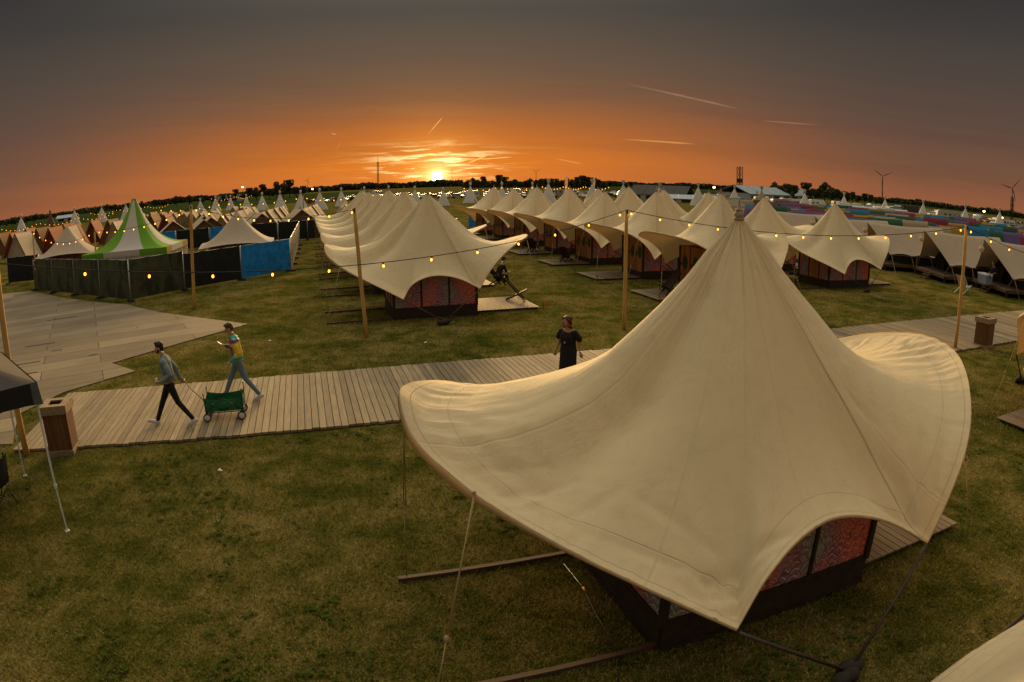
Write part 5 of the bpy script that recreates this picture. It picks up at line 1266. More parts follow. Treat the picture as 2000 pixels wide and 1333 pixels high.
# ================================================================ people
def remeshed(name, mb, mats, voxel, smooth=2, assign=None):
    me = mb.mesh(name+'_raw', mats[0] if isinstance(mats, list) else mats)
    o = bpy.data.objects.new(name+'_tmp', me); COL.objects.link(o)
    m_ = o.modifiers.new('r', 'REMESH'); m_.mode = 'VOXEL'; m_.voxel_size = voxel; m_.use_smooth_shade = True
    if smooth: q = o.modifiers.new('s', 'SMOOTH'); q.iterations = smooth; q.factor = .5
    dg = bpy.context.evaluated_depsgraph_get(); out = bpy.data.meshes.new_from_object(o.evaluated_get(dg)); out.name = name
    COL.objects.unlink(o); bpy.data.objects.remove(o)
    out.materials.clear()
    for mt in (mats if isinstance(mats, list) else [mats]): out.materials.append(mt)
    if assign:
        for p in out.polygons: p.material_index = assign(p.center)
    return out
def limb(mb, pts, rs, n=12):
    P = [Vector(p) for p in pts]; ex = []; er = []
    for i in range(len(P)-1):          # subdivide with eased radii
        for k in range(4): t = k/4; ex.append(P[i].lerp(P[i+1], t)); er.append(rs[i]+(rs[i+1]-rs[i])*t)
    ex.append(P[-1]); er.append(rs[-1]); mb.tube(ex, er, n); mb.ball(P[0], rs[0]*.98, 12, 8); mb.ball(P[-1], rs[-1]*.98, 12, 8)
def oval_stack(mb, rings, n=20):
    """rings: (cx, cy, cz, rx, ry)"""
    vs = []; fs = []
    for cx, cy, cz, rx, ry in rings:
        for j in range(n): a = 2*PI*j/n; vs.append((cx+rx*math.cos(a), cy+ry*math.sin(a), cz))
    k = len(rings)
    for i in range(k-1):
        for j in range(n): fs.append((i*n+j, i*n+(j+1) % n, (i+1)*n+(j+1) % n, (i+1)*n+j))
    fs.append(tuple(reversed(range(n)))); fs.append(tuple((k-1)*n+j for j in range(n))); mb.add(vs, fs, 0, True)
def head(mb, c, yaw=0, pitch=0, s=1.0, beard=False):
    M3 = Matrix.Rotation(yaw, 3, 'Z') @ Matrix.Rotation(pitch, 3, 'Y')
    def add(off, r, sc_): 
        t = MB(); t.ball((0, 0, 0), r*s, 14, 10, sc_=sc_); mb.add([M3 @ (Vector(v)+Vector(off)*s)+Vector(c) for v in t.v], t.f, 0, True)
    add((0, 0, .02), .092, (1.02, .82, 1.12)); add((.028, 0, -.045), .068, (.95, .82, 1.0)); add((.045, 0, -.085), .035, (1, 1, .8))
    add((.093, 0, -.010), .017, (1.0, .75, 1.5)); add((.105, 0, -.022), .013, (1, 1, .8)); add((.082, 0, -.052), .018, (.7, 1.3, .45)); add((.078, 0, .030), .022, (.7, 2.3, .45))
    for q in (-1, 1): add((-.005, q*.077, -.005), .026, (.55, .35, 1.1)); add((.05, q*.045, -.03), .026, (1, .7, 1))
    return M3
def hand(mb, w, d_, up, s=1.0, curl=.5):
    """palm and five fingers from the wrist w along d_, palm facing -up"""
    d_ = Vector(d_).normalized(); up = Vector(up); sd = d_.cross(up).normalized(); up = sd.cross(d_).normalized(); w = Vector(w)
    limb(mb, [w, w+d_*.045*s, w+d_*.085*s], [.026*s, .034*s, .030*s], 8)
    for k, (o_, L) in enumerate(((-.030, .068), (-.010, .078), (.011, .074), (.030, .060))):
        b_ = w+d_*.082*s+sd*o_*s; e1 = b_+d_*L*.5*s*math.cos(curl*.6)-up*L*.5*s*math.sin(curl*.6); e2 = e1+d_*L*.5*s*math.cos(curl*1.7)-up*L*.5*s*math.sin(curl*1.7)
        limb(mb, [b_, e1, e2], [.0105*s, .0095*s, .008*s], 6)
    b_ = w+d_*.035*s-sd*.026*s; limb(mb, [b_, b_+d_*.03*s-sd*.024*s-up*.012*s, b_+d_*.058*s-sd*.026*s-up*.024*s], [.013*s, .0115*s, .009*s], 6)
def skin_mat(n, c): M[n] = simple(n, c, .55, .12, 12, .05)
skin_mat('skin', (.42, .23, .15)); skin_mat('skin_tan', (.36, .185, .115))
def cloth_mat(n, c, var=.2, sc_=9): M[n] = simple(n, c, .85, var, sc_, .5)
cloth_mat('denim_light', (.16, .20, .21)); cloth_mat('denim_blue', (.12, .17, .23)); cloth_mat('black_cloth', (.012, .010, .012)); cloth_mat('shoe_white', (.55, .52, .47), .1)
M['hair_dark'] = simple('dark_brown_hair', (.022, .012, .008), .6, .5, 60, .6); M['hair_brown'] = simple('brown_hair', (.075, .032, .015), .6, .5, 60, .6); M['hair_red'] = simple('auburn_curls', (.07, .020, .011), .6, .6, 40, .8); M['sole'] = simple('shoe_sole', (.5, .48, .44), .6)
def jacket_blocks():
    m, bb, out = newmat('colour_block_jacket'); ob = bb.xyz(bb.n('ShaderNodeTexCoord').outputs['Object']); X, Y, Z = ob[:3]
    tq, pu, ye = (.03, .42, .36), (.24, .025, .12), (.68, .47, .02)
    c = bb.mix(bb.m('GREATER_THAN', Z, 1.40), tq, pu)
    c = bb.mix(bb.m('GREATER_THAN', bb.m('ADD', Z, bb.m('MULTIPLY', X, -.35)), 1.475), c, tq)
    b1 = bb.m('MULTIPLY', bb.m('GREATER_THAN', 1.39, Z), bb.m('GREATER_THAN', Z, 1.27)); c = bb.mix(bb.m('MULTIPLY', b1, bb.m('GREATER_THAN', .10, X)), c, ye)
    b2 = bb.m('MULTIPLY', bb.m('GREATER_THAN', 1.27, Z), bb.m('MULTIPLY', bb.m('GREATER_THAN', Z, 1.06), bb.m('GREATER_THAN', -.0, bb.m('ADD', X, bb.m('MULTIPLY', bb.m('SUBTRACT', Z, 1.1), -.2))))); c = bb.mix(b2, c, ye)
    b3 = bb.m('MULTIPLY', bb.m('GREATER_THAN', X, .06), bb.m('MULTIPLY', bb.m('GREATER_THAN', 1.3, Z), bb.m('GREATER_THAN', Z, 1.05))); c = bb.mix(b3, c, pu)
    n = bb.noise(bb.comb(X, Y, Z), 9, 4, .6); c = bb.mix(bb.mr(n, .3, .7, 0, .3), c, bb.mix(1.0, c, (.5, .5, .5), 'MULTIPLY'))
    return finish(m, bb, out, c, .6, bb.bump(n, .5, .03))
M['jacket_blocks'] = jacket_blocks()
def walker(name, loc, rz, label, top, trousers, hair, arms, tilt=.02, head_yaw=0, head_pitch=.1, beard=False, extra=None, skin='skin', s=1.0, cat='person', rib=None):
    """arms: {side: (shoulder, elbow, wrist, hand_dir, palm_up)}; facing +x"""
    o = empty(name, loc, rz, label, cat); sk = M[skin]
    L = {1: [(-.02, .085, .93), (-.17, .095, .52), (-.46, .10, .13)], -1: [(.02, -.085, .93), (.22, -.09, .52), (.42, -.095, .085)]}
    feet = {1: ((-.50, .10, .09), (-.335, .105, .025), R(0)), -1: ((.43, -.095, .055), (.62, -.10, .10), 0)}
    b_ = MB(); tp = [(0, 0, .86, .10, .15), (0, 0, .95, .115, .165), (.01, 0, 1.10, .10, .14), (.03, 0, 1.30, .115, .165), (.04, 0, 1.42, .105, .175), (.045, 0, 1.49, .07, .12), (.055, 0, 1.53, .052, .06), (.085, 0, 1.61, .05, .055)]
    oval_stack(b_, tp)
    for q in (1, -1): limb(b_, L[q], [.088, .056, .040]); limb(b_, [L[q][2], feet[q][0], feet[q][1]], [.038, .036, .03], 8)
    for q in (1, -1):
        sh, elb, wr, hd, up = arms[q]; limb(b_, [sh, elb, wr], [.050, .040, .027]); hand(b_, wr, hd, up, curl=arms.get('curl', .8))
    hc = (.125, 0, 1.70); M3 = head(b_, hc, head_yaw, head_pitch)
    link(bpy.data.objects.new('body', remeshed('body', b_, sk, .0085, 2)), o)
    j = MB(); oval_stack(j, [(-.005, 0, .965, .125, .17), (-.01, 0, 1.0, .14, .185), (.0, 0, 1.12, .14, .185), (.025, 0, 1.30, .14, .20), (.035, 0, 1.42, .125, .205), (.04, 0, 1.49, .09, .15), (.05, 0, 1.545, .070, .078)])
    for q in (1, -1): sh, elb, wr, hd, up = arms[q]; limb(j, [sh, elb, Vector(elb).lerp(Vector(wr), .92)], [.078, .062, .047])
    rw = np.random.default_rng(5)
    j.v = [(x_+.006*math.sin(26*z_+9*y_), y_+.006*math.sin(31*z_+11*x_), z_) for x_, y_, z_ in j.v]
    link(bpy.data.objects.new('jacket', remeshed('jacket', j, M[top], .010, 1)), o)
    if rib: t = MB(); oval_stack(t, [(-.005, 0, .935, .124, .168), (-.005, 0, .975, .13, .176)]); link(bpy.data.objects.new('waistband', t.mesh('waistband', M[rib])), o)
    p = MB(); oval_stack(p, [(0, 0, .84, .115, .16), (0, 0, .93, .125, .172), (0, 0, 1.0, .115, .16)])
    for q in (1, -1): limb(p, [L[q][0], L[q][1], Vector(L[q][1]).lerp(Vector(L[q][2]), .93)], [.098, .066, .050])
    link(bpy.data.objects.new('trousers', remeshed('trousers', p, M[trousers], .010, 1)), o)
    for q in (1, -1):
        f = MB(); a, c = Vector(feet[q][0]), Vector(feet[q][1]); d_ = (c-a).normalized(); limb(f, [a-d_*.03, a+(c-a)*.55, c], [.048, .044, .034], 10); f.ball(Vector(L[q][2])-Vector((0, 0, .03)), .05, 10, 6)
        me = remeshed('shoe', f, [M['shoe_white']], .009, 1); so_ = bpy.data.objects.new('shoe', me); link(so_, o)
        f = MB(); f.bar(a-d_*.06-Vector((0, 0, .04)), c+d_*.03-Vector((0, 0, .028)), .085, .022); f.build('sole', M['sole'], so_)
    h = MB()
    def hb(off, r, sc_): t = MB(); t.ball((0, 0, 0), r, 12, 8, sc_=sc_); h.add([M3 @ (Vector(v)+Vector(off))+Vector(hc) for v in t.v], t.f, 0, True)
    hb((-.012, 0, .055), .098, (1.0, .86, .92)); hb((-.045, 0, .01), .080, (.75, .98, 1.1)); hb((.05, 0, .115), .045, (1.1, 1.2, .6)); hb((.06, .02, .105), .03, (1, 1, .7))
    if beard: hb((.055, 0, -.085), .045, (.95, 1.05, .7)); hb((.03, .055, -.06), .03, (1, .5, 1.2)); hb((.03, -.055, -.06), .03, (1, .5, 1.2)); hb((.088, 0, -.066), .014, (.7, 1.6, 1))
    link(bpy.data.objects.new('hair', remeshed('hair', h, M[hair], .009, 1)), o)
    if extra: extra(o, M3, hc)
    return o
Z0 = .078
arms1 = {1: ((.035, .185, 1.43), (-.10, .25, 1.16), (.14, .23, 1.02), (.9, -.1, .1), (0, -.6, 1)), -1: ((.03, -.185, 1.43), (-.14, -.25, 1.17), (-.20, -.27, .93), (-.7, 0, -.5), (0, 0, 1)), 'curl': 1.3}
m1 = walker('person', (-7.23, 12.42, Z0), TH+PI, 'bearded man in a pale denim jacket and black jeans pulling a green cart', 'denim_light', 'black_cloth', 'hair_dark', arms1, head_yaw=0, head_pitch=.12, beard=True, rib='postwood')
arms2 = {1: ((.035, .185, 1.43), (-.08, .25, 1.16), (.12, .24, .98), (.75, -.1, -.5), (.5, 0, 1)), -1: ((.04, -.185, 1.43), (.05, -.25, 1.18), (.30, -.16, 1.27), (.95, .1, .25), (.2, .2, 1)), 'curl': .9}
def glasses(o, M3, hc):
    g_ = MB()
    for q in (-1, 1):
        c = Vector((.098, q*.034, .008)); ring = [M3 @ (c+Vector((0, .022*math.cos(a), .019*math.sin(a))))+Vector(hc) for a in np.linspace(0, 2*PI, 13)]; g_.tube(ring, .003, 5)
        g_.tube([M3 @ Vector((.096, q*.056, .012))+Vector(hc), M3 @ Vector((-.01, q*.082, .012))+Vector(hc)], .0028, 4)
    g_.build('glasses', M['black'], o)
m2 = walker('person', (-6.32, 14.25, Z0), TH+PI-R(4), 'man in a turquoise purple and yellow jacket reading his phone', 'jacket_blocks', 'denim_blue', 'hair_brown', arms2, head_yaw=.05, head_pitch=.42, extra=glasses, rib='postwood')
def at_local(o, p):
    a = o.rotation_euler[2]; return (o.location[0]+p[0]*math.cos(a)-p[1]*math.sin(a), o.location[1]+p[0]*math.sin(a)+p[1]*math.cos(a), o.location[2]+p[2])
M['screen_white'] = simple('phone_white', (.36, .355, .34), .8, .03, 4, 0); M['cup'] = simple('paper_cup', (.6, .58, .54), .6, .05, 4, 0)
ph = empty('phone', at_local(m2, (.42, -.15, 1.33)), m2.rotation_euler[2], 'white phone held before his chest by the man in the bright jacket', 'phone')
MB().box((0, 0, 0), (.085, .075, .012), rot=Matrix.Rotation(R(-35), 3, 'Y') @ Matrix.Scale(1.9, 3, Vector((1, 0, 0)))).build('case', M['screen_white'], ph)
MB().box((-.003, 0, .009), (.060, .060, .004), rot=Matrix.Rotation(R(-35), 3, 'Y') @ Matrix.Scale(1.9, 3, Vector((1, 0, 0)))).build('display', M['black'], ph)
cp = empty('drink_can', at_local(m1, (.235, .20, 1.03)), 0, 'small white can in the hand of the bearded man', 'can')
mb = MB(); mb.lathe([(0, -.06), (.028, -.06), (.033, -.05), (.033, .06), (.028, .068), (0, .068)], (0, 0, 0), 14); mb.build('can_body', M['cup'], cp); mb = MB(); mb.lathe([(0, .069), (.024, .069), (.022, .073), (0, .073)], (0, 0, 0), 12); mb.build('can_lid', M['metal'], cp)

# ---- woman in the black dress
def dress_woman():
    loc = (1.30, 15.25, Z0); o = empty('person', loc, R(236), 'woman with auburn curls in a black knee length dress walking on the boardwalk', 'person'); s = .93
    def S(p): return (p[0]*s, p[1]*s, p[2]*s)
    b_ = MB(); oval_stack(b_, [tuple(q*s for q in r_) for r_ in [(0, 0, .86, .12, .17), (0, 0, .95, .14, .19), (.01, 0, 1.10, .13, .16), (.03, 0, 1.30, .14, .17), (.03, 0, 1.42, .11, .175), (.035, 0, 1.49, .07, .12), (.045, 0, 1.54, .054, .06), (.07, 0, 1.61, .05, .055)]])
    for q, L in ((1, [(0, .09, .93), (-.05, .10, .50), (-.20, .10, .11)]), (-1, [(0, -.09, .93), (.07, -.09, .50), (.12, -.095, .08)])):
        limb(b_, [S(p) for p in L], [.09*s, .058*s, .036*s]); a = Vector(S(L[2])); limb(b_, [a, a+Vector((.03, 0, -.02)), a+Vector((.15, 0, -.035 if q > 0 else .0))], [.034, .033, .026], 8)
    for q, A in ((1, [(.03, .19, 1.42), (-.07, .28, 1.17), (.02, .35, .95)]), (-1, [(.03, -.19, 1.42), (-.06, -.28, 1.16), (.06, -.33, .92)])):
        limb(b_, [S(p) for p in A], [.056*s, .044*s, .027*s]); hand(b_, S(A[2]), (.1, q*.25, -1), (1, 0, 0), s, .5)
    hc = (.09, 0, 1.70*s); M3 = head(b_, hc, R(-12), .05, .96)
    link(bpy.data.objects.new('body', remeshed('body', b_, M['skin_tan'], .0085, 2)), o)
    d_ = MB(); oval_stack(d_, [tuple(q*s for q in r_) for r_ in [(.02, 0, .40, .17, .24), (.01, 0, .55, .17, .235), (0, 0, .80, .165, .23), (0, 0, .95, .165, .225), (.01, 0, 1.10, .15, .195), (.03, 0, 1.30, .17, .21), (.03, 0, 1.40, .135, .215), (.02, 0, 1.47, .085, .16)]], 24)
    for q in (1, -1): limb(d_, [S((.03, q*.19, 1.42)), S((-.035, q*.285, 1.27))], [.088*s, .082*s])
    d_.v = [(x_+.008*math.sin(15*y_+7*z_), y_+.007*math.sin(19*x_+9*z_), z_) for x_, y_, z_ in d_.v]
    link(bpy.data.objects.new('dress', remeshed('dress', d_, M['black_cloth'], .011, 1)), o)
    n_ = MB(); n_.add([(.150, -.035, 1.385), (.150, .035, 1.385), (.172, 0, 1.22)], [(0, 1, 2)]); n_.v = [S(v) for v in n_.v]; n_.build('neckline', M['skin_tan'], o)
    h = MB(); r_ = random.Random(3)
    def hb(off, r, sc_): t = MB(); t.ball((0, 0, 0), r, 10, 7, sc_=sc_); h.add([M3 @ (Vector(v)+Vector(off))+Vector(hc) for v in t.v], t.f, 0, True)
    hb((-.02, 0, .05), .10, (1, .95, .9))
    for k in range(34):
        a = r_.uniform(R(65), R(295)); z_ = r_.uniform(-.16, .09); hb((math.cos(a)*.088-.01, math.sin(a)*.092, z_), r_.uniform(.024, .036), (1, 1, 1.1))
    link(bpy.data.objects.new('hair', remeshed('hair', h, M['hair_red'], .009, 0)), o)
    for q in (1, -1): f = MB(); f.bar(S((-.22 if q > 0 else .10, q*.098, .035 if q > 0 else .03)), S((-.02 if q > 0 else .30, q*.10, .02 if q > 0 else .045)), .075, .03); f.build('sandal', M['black_cloth'], o)
    g_ = MB(); g_.tube([S((.12, -.04, 1.46)), S((.185, -.01, 1.27)), S((.19, 0, 1.20))], .003, 4); g_.tube([S((.12, .04, 1.46)), S((.185, .01, 1.27))], .003, 4); g_.build('necklace', M['metal'], o)
    g_ = MB(); g_.ball(S((.195, 0, 1.19)), .02, 8, 6, sc_=(.5, 1, 1.3)); g_.build('pendant', M['screen_white'], o)
    g_ = MB(); g_.tube([Vector(S((.01, .345, .97)))+Vector((.03*math.cos(a), .03*math.sin(a), 0)) for a in np.linspace(0, 2*PI, 11)], .006, 5); g_.build('bracelet', M['metal'], o)
dress_woman()
# ---- seated people
def seated(loc, rz, label, top, cap=None, hair='hair_dark', vox=.012, lean=0.0, skin='skin'):
    o = empty('person', loc, rz, label, 'person'); b_ = MB(); dx = lean
    oval_stack(b_, [(-.05, 0, .40, .13, .17), (-.03, 0, .52, .13, .17), (dx*.4, 0, .70, .12, .16), (dx*.8, 0, .88, .12, .18), (dx, 0, .97, .08, .13), (dx+.02, 0, 1.03, .055, .06), (dx+.06, 0, 1.10, .05, .055)])
    for q in (1, -1):
        limb(b_, [(0, q*.10, .44), (.40, q*.14, .48), (.46, q*.13, .10)], [.088, .06, .042]); limb(b_, [(.46, q*.13, .06), (.62, q*.14, .03)], [.035, .028], 8)
        limb(b_, [(dx, q*.19, .92), (dx+.06, q*.27, .66), (dx+.30, q*.14, .60)], [.05, .04, .028]); hand(b_, (dx+.30, q*.14, .60), (1, -q*.3, 0), (0, 0, 1))
    hc = (dx+.11, 0, 1.20); M3 = head(b_, hc, 0, .1+lean*.6)
    link(bpy.data.objects.new('body', remeshed('body', b_, M[skin], vox, 2)), o)
    j = MB(); oval_stack(j, [(-.05, 0, .42, .145, .185), (dx*.4, 0, .70, .145, .18), (dx*.8, 0, .88, .145, .205), (dx, 0, .99, .075, .11)])
    for q in (1, -1): limb(j, [(dx, q*.19, .92), (dx+.05, q*.26, .70)], [.072, .062])
    link(bpy.data.objects.new('shirt', remeshed('shirt', j, M[top], vox, 1)), o)
    p = MB(); oval_stack(p, [(-.05, 0, .36, .145, .185), (-.03, 0, .50, .135, .18)])
    for q in (1, -1): limb(p, [(0, q*.10, .44), (.40, q*.14, .48), (.46, q*.13, .14)], [.098, .07, .052])
    link(bpy.data.objects.new('trousers', remeshed('trousers', p, M['black_cloth'], vox, 1)), o)
    h = MB(); t = MB(); t.ball((-.015, 0, .045), .098, 12, 8, sc_=(1, .88, .95)); h.add([M3 @ Vector(v)+Vector(hc) for v in t.v], t.f, 0, True)
    if cap: t = MB(); t.box((.12, 0, .05), (.14, .15, .012)); h.add([M3 @ Vector(v)+Vector(hc) for v in t.v], t.f, 0)
    h.build('cap' if cap else 'hair', M['black_cloth' if cap else hair], o)
    return o
seated((-.62, 30.75, .10), R(35), 'person in black with a cap sitting on the second deck, back bent', 'black_cloth', True, lean=.22)
seated((-9.05, 8.05, 0), R(165), 'person with tied dark hair seated at the left edge, seen from behind', 'black_cloth', None, 'hair_red')
seated((27.9, 31.55, .55), R(187), 'bare armed woman sitting in the dark mouth of the safari tent', 'black_cloth', None, 'hair_red', .016, skin='skin_tan')
# camp chair under the gazebo edge
def camp_chair():
    o = empty('camp_chair', (-8.98, 8.02, 0), R(165), 'dark fabric folding camp chair at the left edge of the lawn', 'chair'); M['campcloth'] = simple('dark_green_grey_cloth', (.035, .040, .036), .9, .2, 9, .4)
    mb = MB()
    for q in (1, -1):
        mb.tube([(.30, q*.30, .02), (-.26, q*.28, .98)], .011, 6); mb.tube([(-.30, q*.30, .02), (.28, q*.30, .62)], .011, 6); mb.tube([(.30, q*.30, .02), (.30, -q*.30, .40)], .010, 6); mb.tube([(-.30, q*.30, .02), (-.26, -q*.30, .44)], .010, 6)
    mb.build('frame', M['black'], o)
    mb = MB(); N_ = 8; vs = []; fs = []
    for i in range(N_+1):
        for k in range(N_+1):
            v_ = k/N_-.5; u_ = i/N_
            if u_ < .5: x_, z_ = .26-.95*u_, .43-.06*math.sin(PI*u_*2)
            else: x_, z_ = -.215-.14*(u_-.5)*2, .43+.56*(u_-.5)*2
            vs.append((x_-.07*math.cos(PI*v_)*(u_ > .5), v_*.58, z_-.06*math.cos(PI*v_)))
    for i in range(N_):
        for k in range(N_): q = i*(N_+1)+k; fs.append((q, q+1, q+N_+2, q+N_+1))
    mb.add(vs, fs, 0, True); mb.build('seat_sling', M['campcloth'], o)
    for q in (1, -1): mb = MB(); mb.bar((.27, q*.30, .62), (-.24, q*.30, .66), .06, .02); mb.build('armrest', M['campcloth'], o)
camp_chair()
# small standing figures far off
M['cloth_pale'] = simple('pale_shirt', (.35, .36, .37), .9); M['cloth_mid'] = simple('mid_shirt', (.10, .07, .06), .9)
_f = {}
def far_person(p, rz, top, lab, z=0):
    if top in _f: o = copy_tree(_f[top])
    else:
        o = empty('person', cat='person'); _f[top] = o; b_ = MB(); oval_stack(b_, [(0, 0, .85, .12, .17), (.02, 0, 1.3, .12, .19), (.03, 0, 1.48, .07, .1), (.04, 0, 1.58, .05, .05)])
        for q in (1, -1): limb(b_, [(0, q*.09, .9), (q*.06, q*.10, .5), (q*.08, q*.11, .06)], [.09, .06, .05]); limb(b_, [(.02, q*.19, 1.42), (-.02, q*.26, 1.14), (.1, q*.24, .92)], [.055, .045, .04])
        head(b_, (.06, 0, 1.68)); link(bpy.data.objects.new('body', remeshed('body', b_, M['skin'], .025, 1)), o)
        j = MB(); oval_stack(j, [(0, 0, .9, .145, .19), (.02, 0, 1.3, .145, .21), (.03, 0, 1.5, .07, .1)]); [limb(j, [(.02, q*.19, 1.42), (-.02, q*.26, 1.16)], [.075, .065]) for q in (1, -1)]; link(bpy.data.objects.new('shirt', remeshed('shirt', j, M[top], .025, 0)), o)
        j = MB(); oval_stack(j, [(0, 0, .82, .13, .18), (0, 0, .95, .135, .185)]); [limb(j, [(0, q*.09, .88), (q*.06, q*.10, .5), (q*.08, q*.11, .14)], [.105, .075, .065]) for q in (1, -1)]; link(bpy.data.objects.new('trousers', remeshed('trousers', j, M['black_cloth'], .025, 0)), o)
        j = MB(); j.ball((.04, 0, 1.73), .10, 8, 6); j.build('hair', M['hair_dark'], o)
    return place(o, (p[0], p[1], z), rz, lab, 'small figures standing between the far tents')
far_person((-23.6, 66.5), R(200), 'cloth_pale', 'figure in a pale shirt standing by the timber huts'); far_person((-22.7, 67.0), R(30), 'black_cloth', 'figure in black standing beside the pale shirted one by the huts')
far_person((-26.3, 66.8), R(100), 'cloth_mid', 'figure in brown by the nearest timber hut'); far_person((-34.5, 103), R(100), 'black_cloth', 'lone dark figure walking among the beige ridge tents'); far_person((-31, 99), R(10), 'cloth_pale', 'pale figure right of the lone walker among the beige tents')

# ================================================================ folding cart
M['cart_green'] = simple('green_cart_cloth', (.014, .13, .05), .75, .3, 14, .5); M['whitehub'] = simple('white_wheel', (.62, .62, .60), .5, .06, 9, 0)
def cart():
    o = empty('folding_cart', (-6.20, 13.02, Z0), TH+PI, 'green folding cart with white wheels pulled along the boardwalk', 'cart'); L, W = .84, .50
    mb = MB(); z0, z1 = .22, .52; N_ = 12
    for q, (a, c) in enumerate((((-L/2, -W/2), (L/2, -W/2)), ((L/2, -W/2), (L/2, W/2)), ((L/2, W/2), (-L/2, W/2)), ((-L/2, W/2), (-L/2, -W/2)))):
        vs = []; fs = []; nn = Vector((c[1]-a[1], a[0]-c[0], 0)).normalized()
        for i in range(N_+1):
            t = i/N_; x_, y_ = a[0]+(c[0]-a[0])*t, a[1]+(c[1]-a[1])*t; sg = .05*math.sin(PI*t)
            for k in range(5):
                u_ = k/4; bl = .025*math.sin(PI*u_)*math.sin(PI*t)+.008*math.sin(9*t+5*u_); vs.append((x_+nn.x*bl, y_+nn.y*bl, z0+(z1-z0-sg)*u_))
        for i in range(N_):
            for k in range(4): r_ = i*5+k; fs.append((r_, r_+5, r_+6, r_+1))
        mb.add(vs, fs, 0, True)
    mb.box((0, 0, z0), (L, W, .012)); mb.build('tub', M['cart_green'], o)
    mb = MB()
    for x_ in (-L/2, L/2):
        for y_ in (-W/2, W/2): mb.tube([(x_, y_*1.03, .12), (x_*1.02, y_*1.03, .60 if x_ > 0 else .66)], .011, 6); mb.ball((x_*1.02, y_*1.03, .61 if x_ > 0 else .67), .018, 8, 5)
        mb.tube([(x_, -W/2, .2), (x_, W/2, .2)], .009, 6)
    for y_ in (-W/2*1.07, W/2*1.07):
        mb.tube([(-L/2, y_, .2), (L/2, y_, .2)], .010, 6)
        for x0 in (-L/2, 0): mb.tube([(x0, y_, .22), (x0+L/2, y_, .50)], .008, 5); mb.tube([(x0, y_, .50), (x0+L/2, y_, .22)], .008, 5)
    mb.build('frame', M['black'], o)
    for x_ in (-L/2+.04, L/2-.02):
        for q in (-1, 1):
            w_ = MB(); w_.lathe([(.075, -.018), (.092, -.02), (.095, 0), (.092, .02), (.075, .018), (.072, 0)], (0, 0, 0), 20); w_.v = [(x_+v[0], q*.275+v[2], .095+v[1]) for v in w_.v]; wo = w_.build('wheel', M['tyre'], o)
            w_ = MB(); w_.lathe([(0, -.014), (.073, -.010), (.073, .010), (.03, .014), (0, .016)], (0, 0, 0), 20); w_.v = [(x_+v[0], q*.275+v[2], .095+v[1]) for v in w_.v]; w_.build('hub', M['whitehub'], wo)
            w_ = MB(); w_.tube([(x_, q*.245, .10), (x_+(.0), q*.245, .22)], .010, 5); w_.build('fork', M['black'], wo)
    mb = MB(); mb.tube([(L/2+.02, 0, .20), (L/2+.06, .02, .42), (.74, .01, .70), (.88, 0, .92)], .010, 6); mb.tube([(.88, -.06, .92), (.93, 0, .97), (.88, .06, .92), (.85, 0, .88), (.88, -.06, .92)], .009, 6); mb.build('pull_handle', M['black'], o)
cart()
# ================================================================ litter, marker flags, cable
M['litter'] = simple('white_paper_scrap', (.6, .58, .55), .8, .1, 9, 0)
for i, (x_, y_) in enumerate([(-5.27, 10.31), (5.4, 24.6), (5.9, 24.9), (-2.6, 20.0), (-14.6, 22.9), (-7.8, 20.4)]):
    o = empty('paper_scrap', (x_, y_, .03), rr.uniform(0, 6), ['crumpled white scrap on the grass before the boardwalk', 'white scrap left of a pair on the lawn', 'white scrap right of a pair on the lawn', 'scrap on the lawn right of the leaning pole', 'scrap at the edge of the track plates', 'scrap on the grass above the two walkers'][i], 'litter')
    mb = MB(); mb.add([(0, 0, 0), (.09, .01, .02), (.10, .06, .0), (.03, .05, .035), (-.04, .07, .01)], [(0, 1, 3), (1, 2, 3), (0, 3, 4)]); mb.build('scrap', M['litter'], o)
M['orange'] = simple('orange_marker', (.75, .10, .02), .7, .1, 9, 0); M['yellow'] = simple('yellow_marker', (.70, .36, .02), .7, .1, 9, 0)
o = empty('rope_marker', (11.66, 11.5, 1.15), 0, 'long yellow marker with an orange ribbon tied on the guy rope', 'marker'); mb = MB(); mb.tube([(0, 0, .0), (-.03, 0, .16), (-.02, 0, .33)], [.025, .045, .012], 8); mb.build('yellow_tube', M['yellow'], o); mb = MB(); mb.add([(.05, 0, .85), (.17, .02, .80), (.19, .02, .66), (.07, 0, .70)], [(0, 1, 2, 3)]); mb.build('ribbon', M['orange'], o)
o = empty('power_cable', (1.0, 6.1, 0), 0, 'thin dark cable lying from the foreground cabin across the sleeper', 'cable'); mb = MB(); mb.tube([(-.35, 1.5, .02), (-.15, .9, .03), (-.05, .3, .03), (.05, -.25, .11), (.10, -.6, .03), (-.02, -1.2, .03), (.06, -1.9, .02)], .011, 6); mb.build('cord', M['black'], o); mb = MB(); mb.tube([(-.15, .9, .035), (-.13, .82, .035)], .018, 6); mb.build('connector', M['yellow'], o)
for i, (x_, y_) in enumerate([W2(A0, 4.05, -1.5), W2(A0, 4.05, 1.6), W2(Bpos[0], -4.05, -1.5), W2(Bpos[1], -4.05, -1.5)]):
    o = empty('peg_ribbon', (x_, y_, 0), .3*i, 'orange ribbon on the %s rope peg' % ['front tent nearer', 'front tent farther', 'first lane tent', 'second lane tent'][i], 'ribbon'); mb = MB(); mb.add([(0, 0, .32), (.10, .03, .28), (.12, .02, .18), (.01, 0, .22)], [(0, 1, 2, 3)]); mb.build('ribbon', M['orange'], o); mb = MB(); mb.tube([(0, 0, 0), (0, 0, .34)], .012, 5); mb.build('peg', M['darkwood'], o)

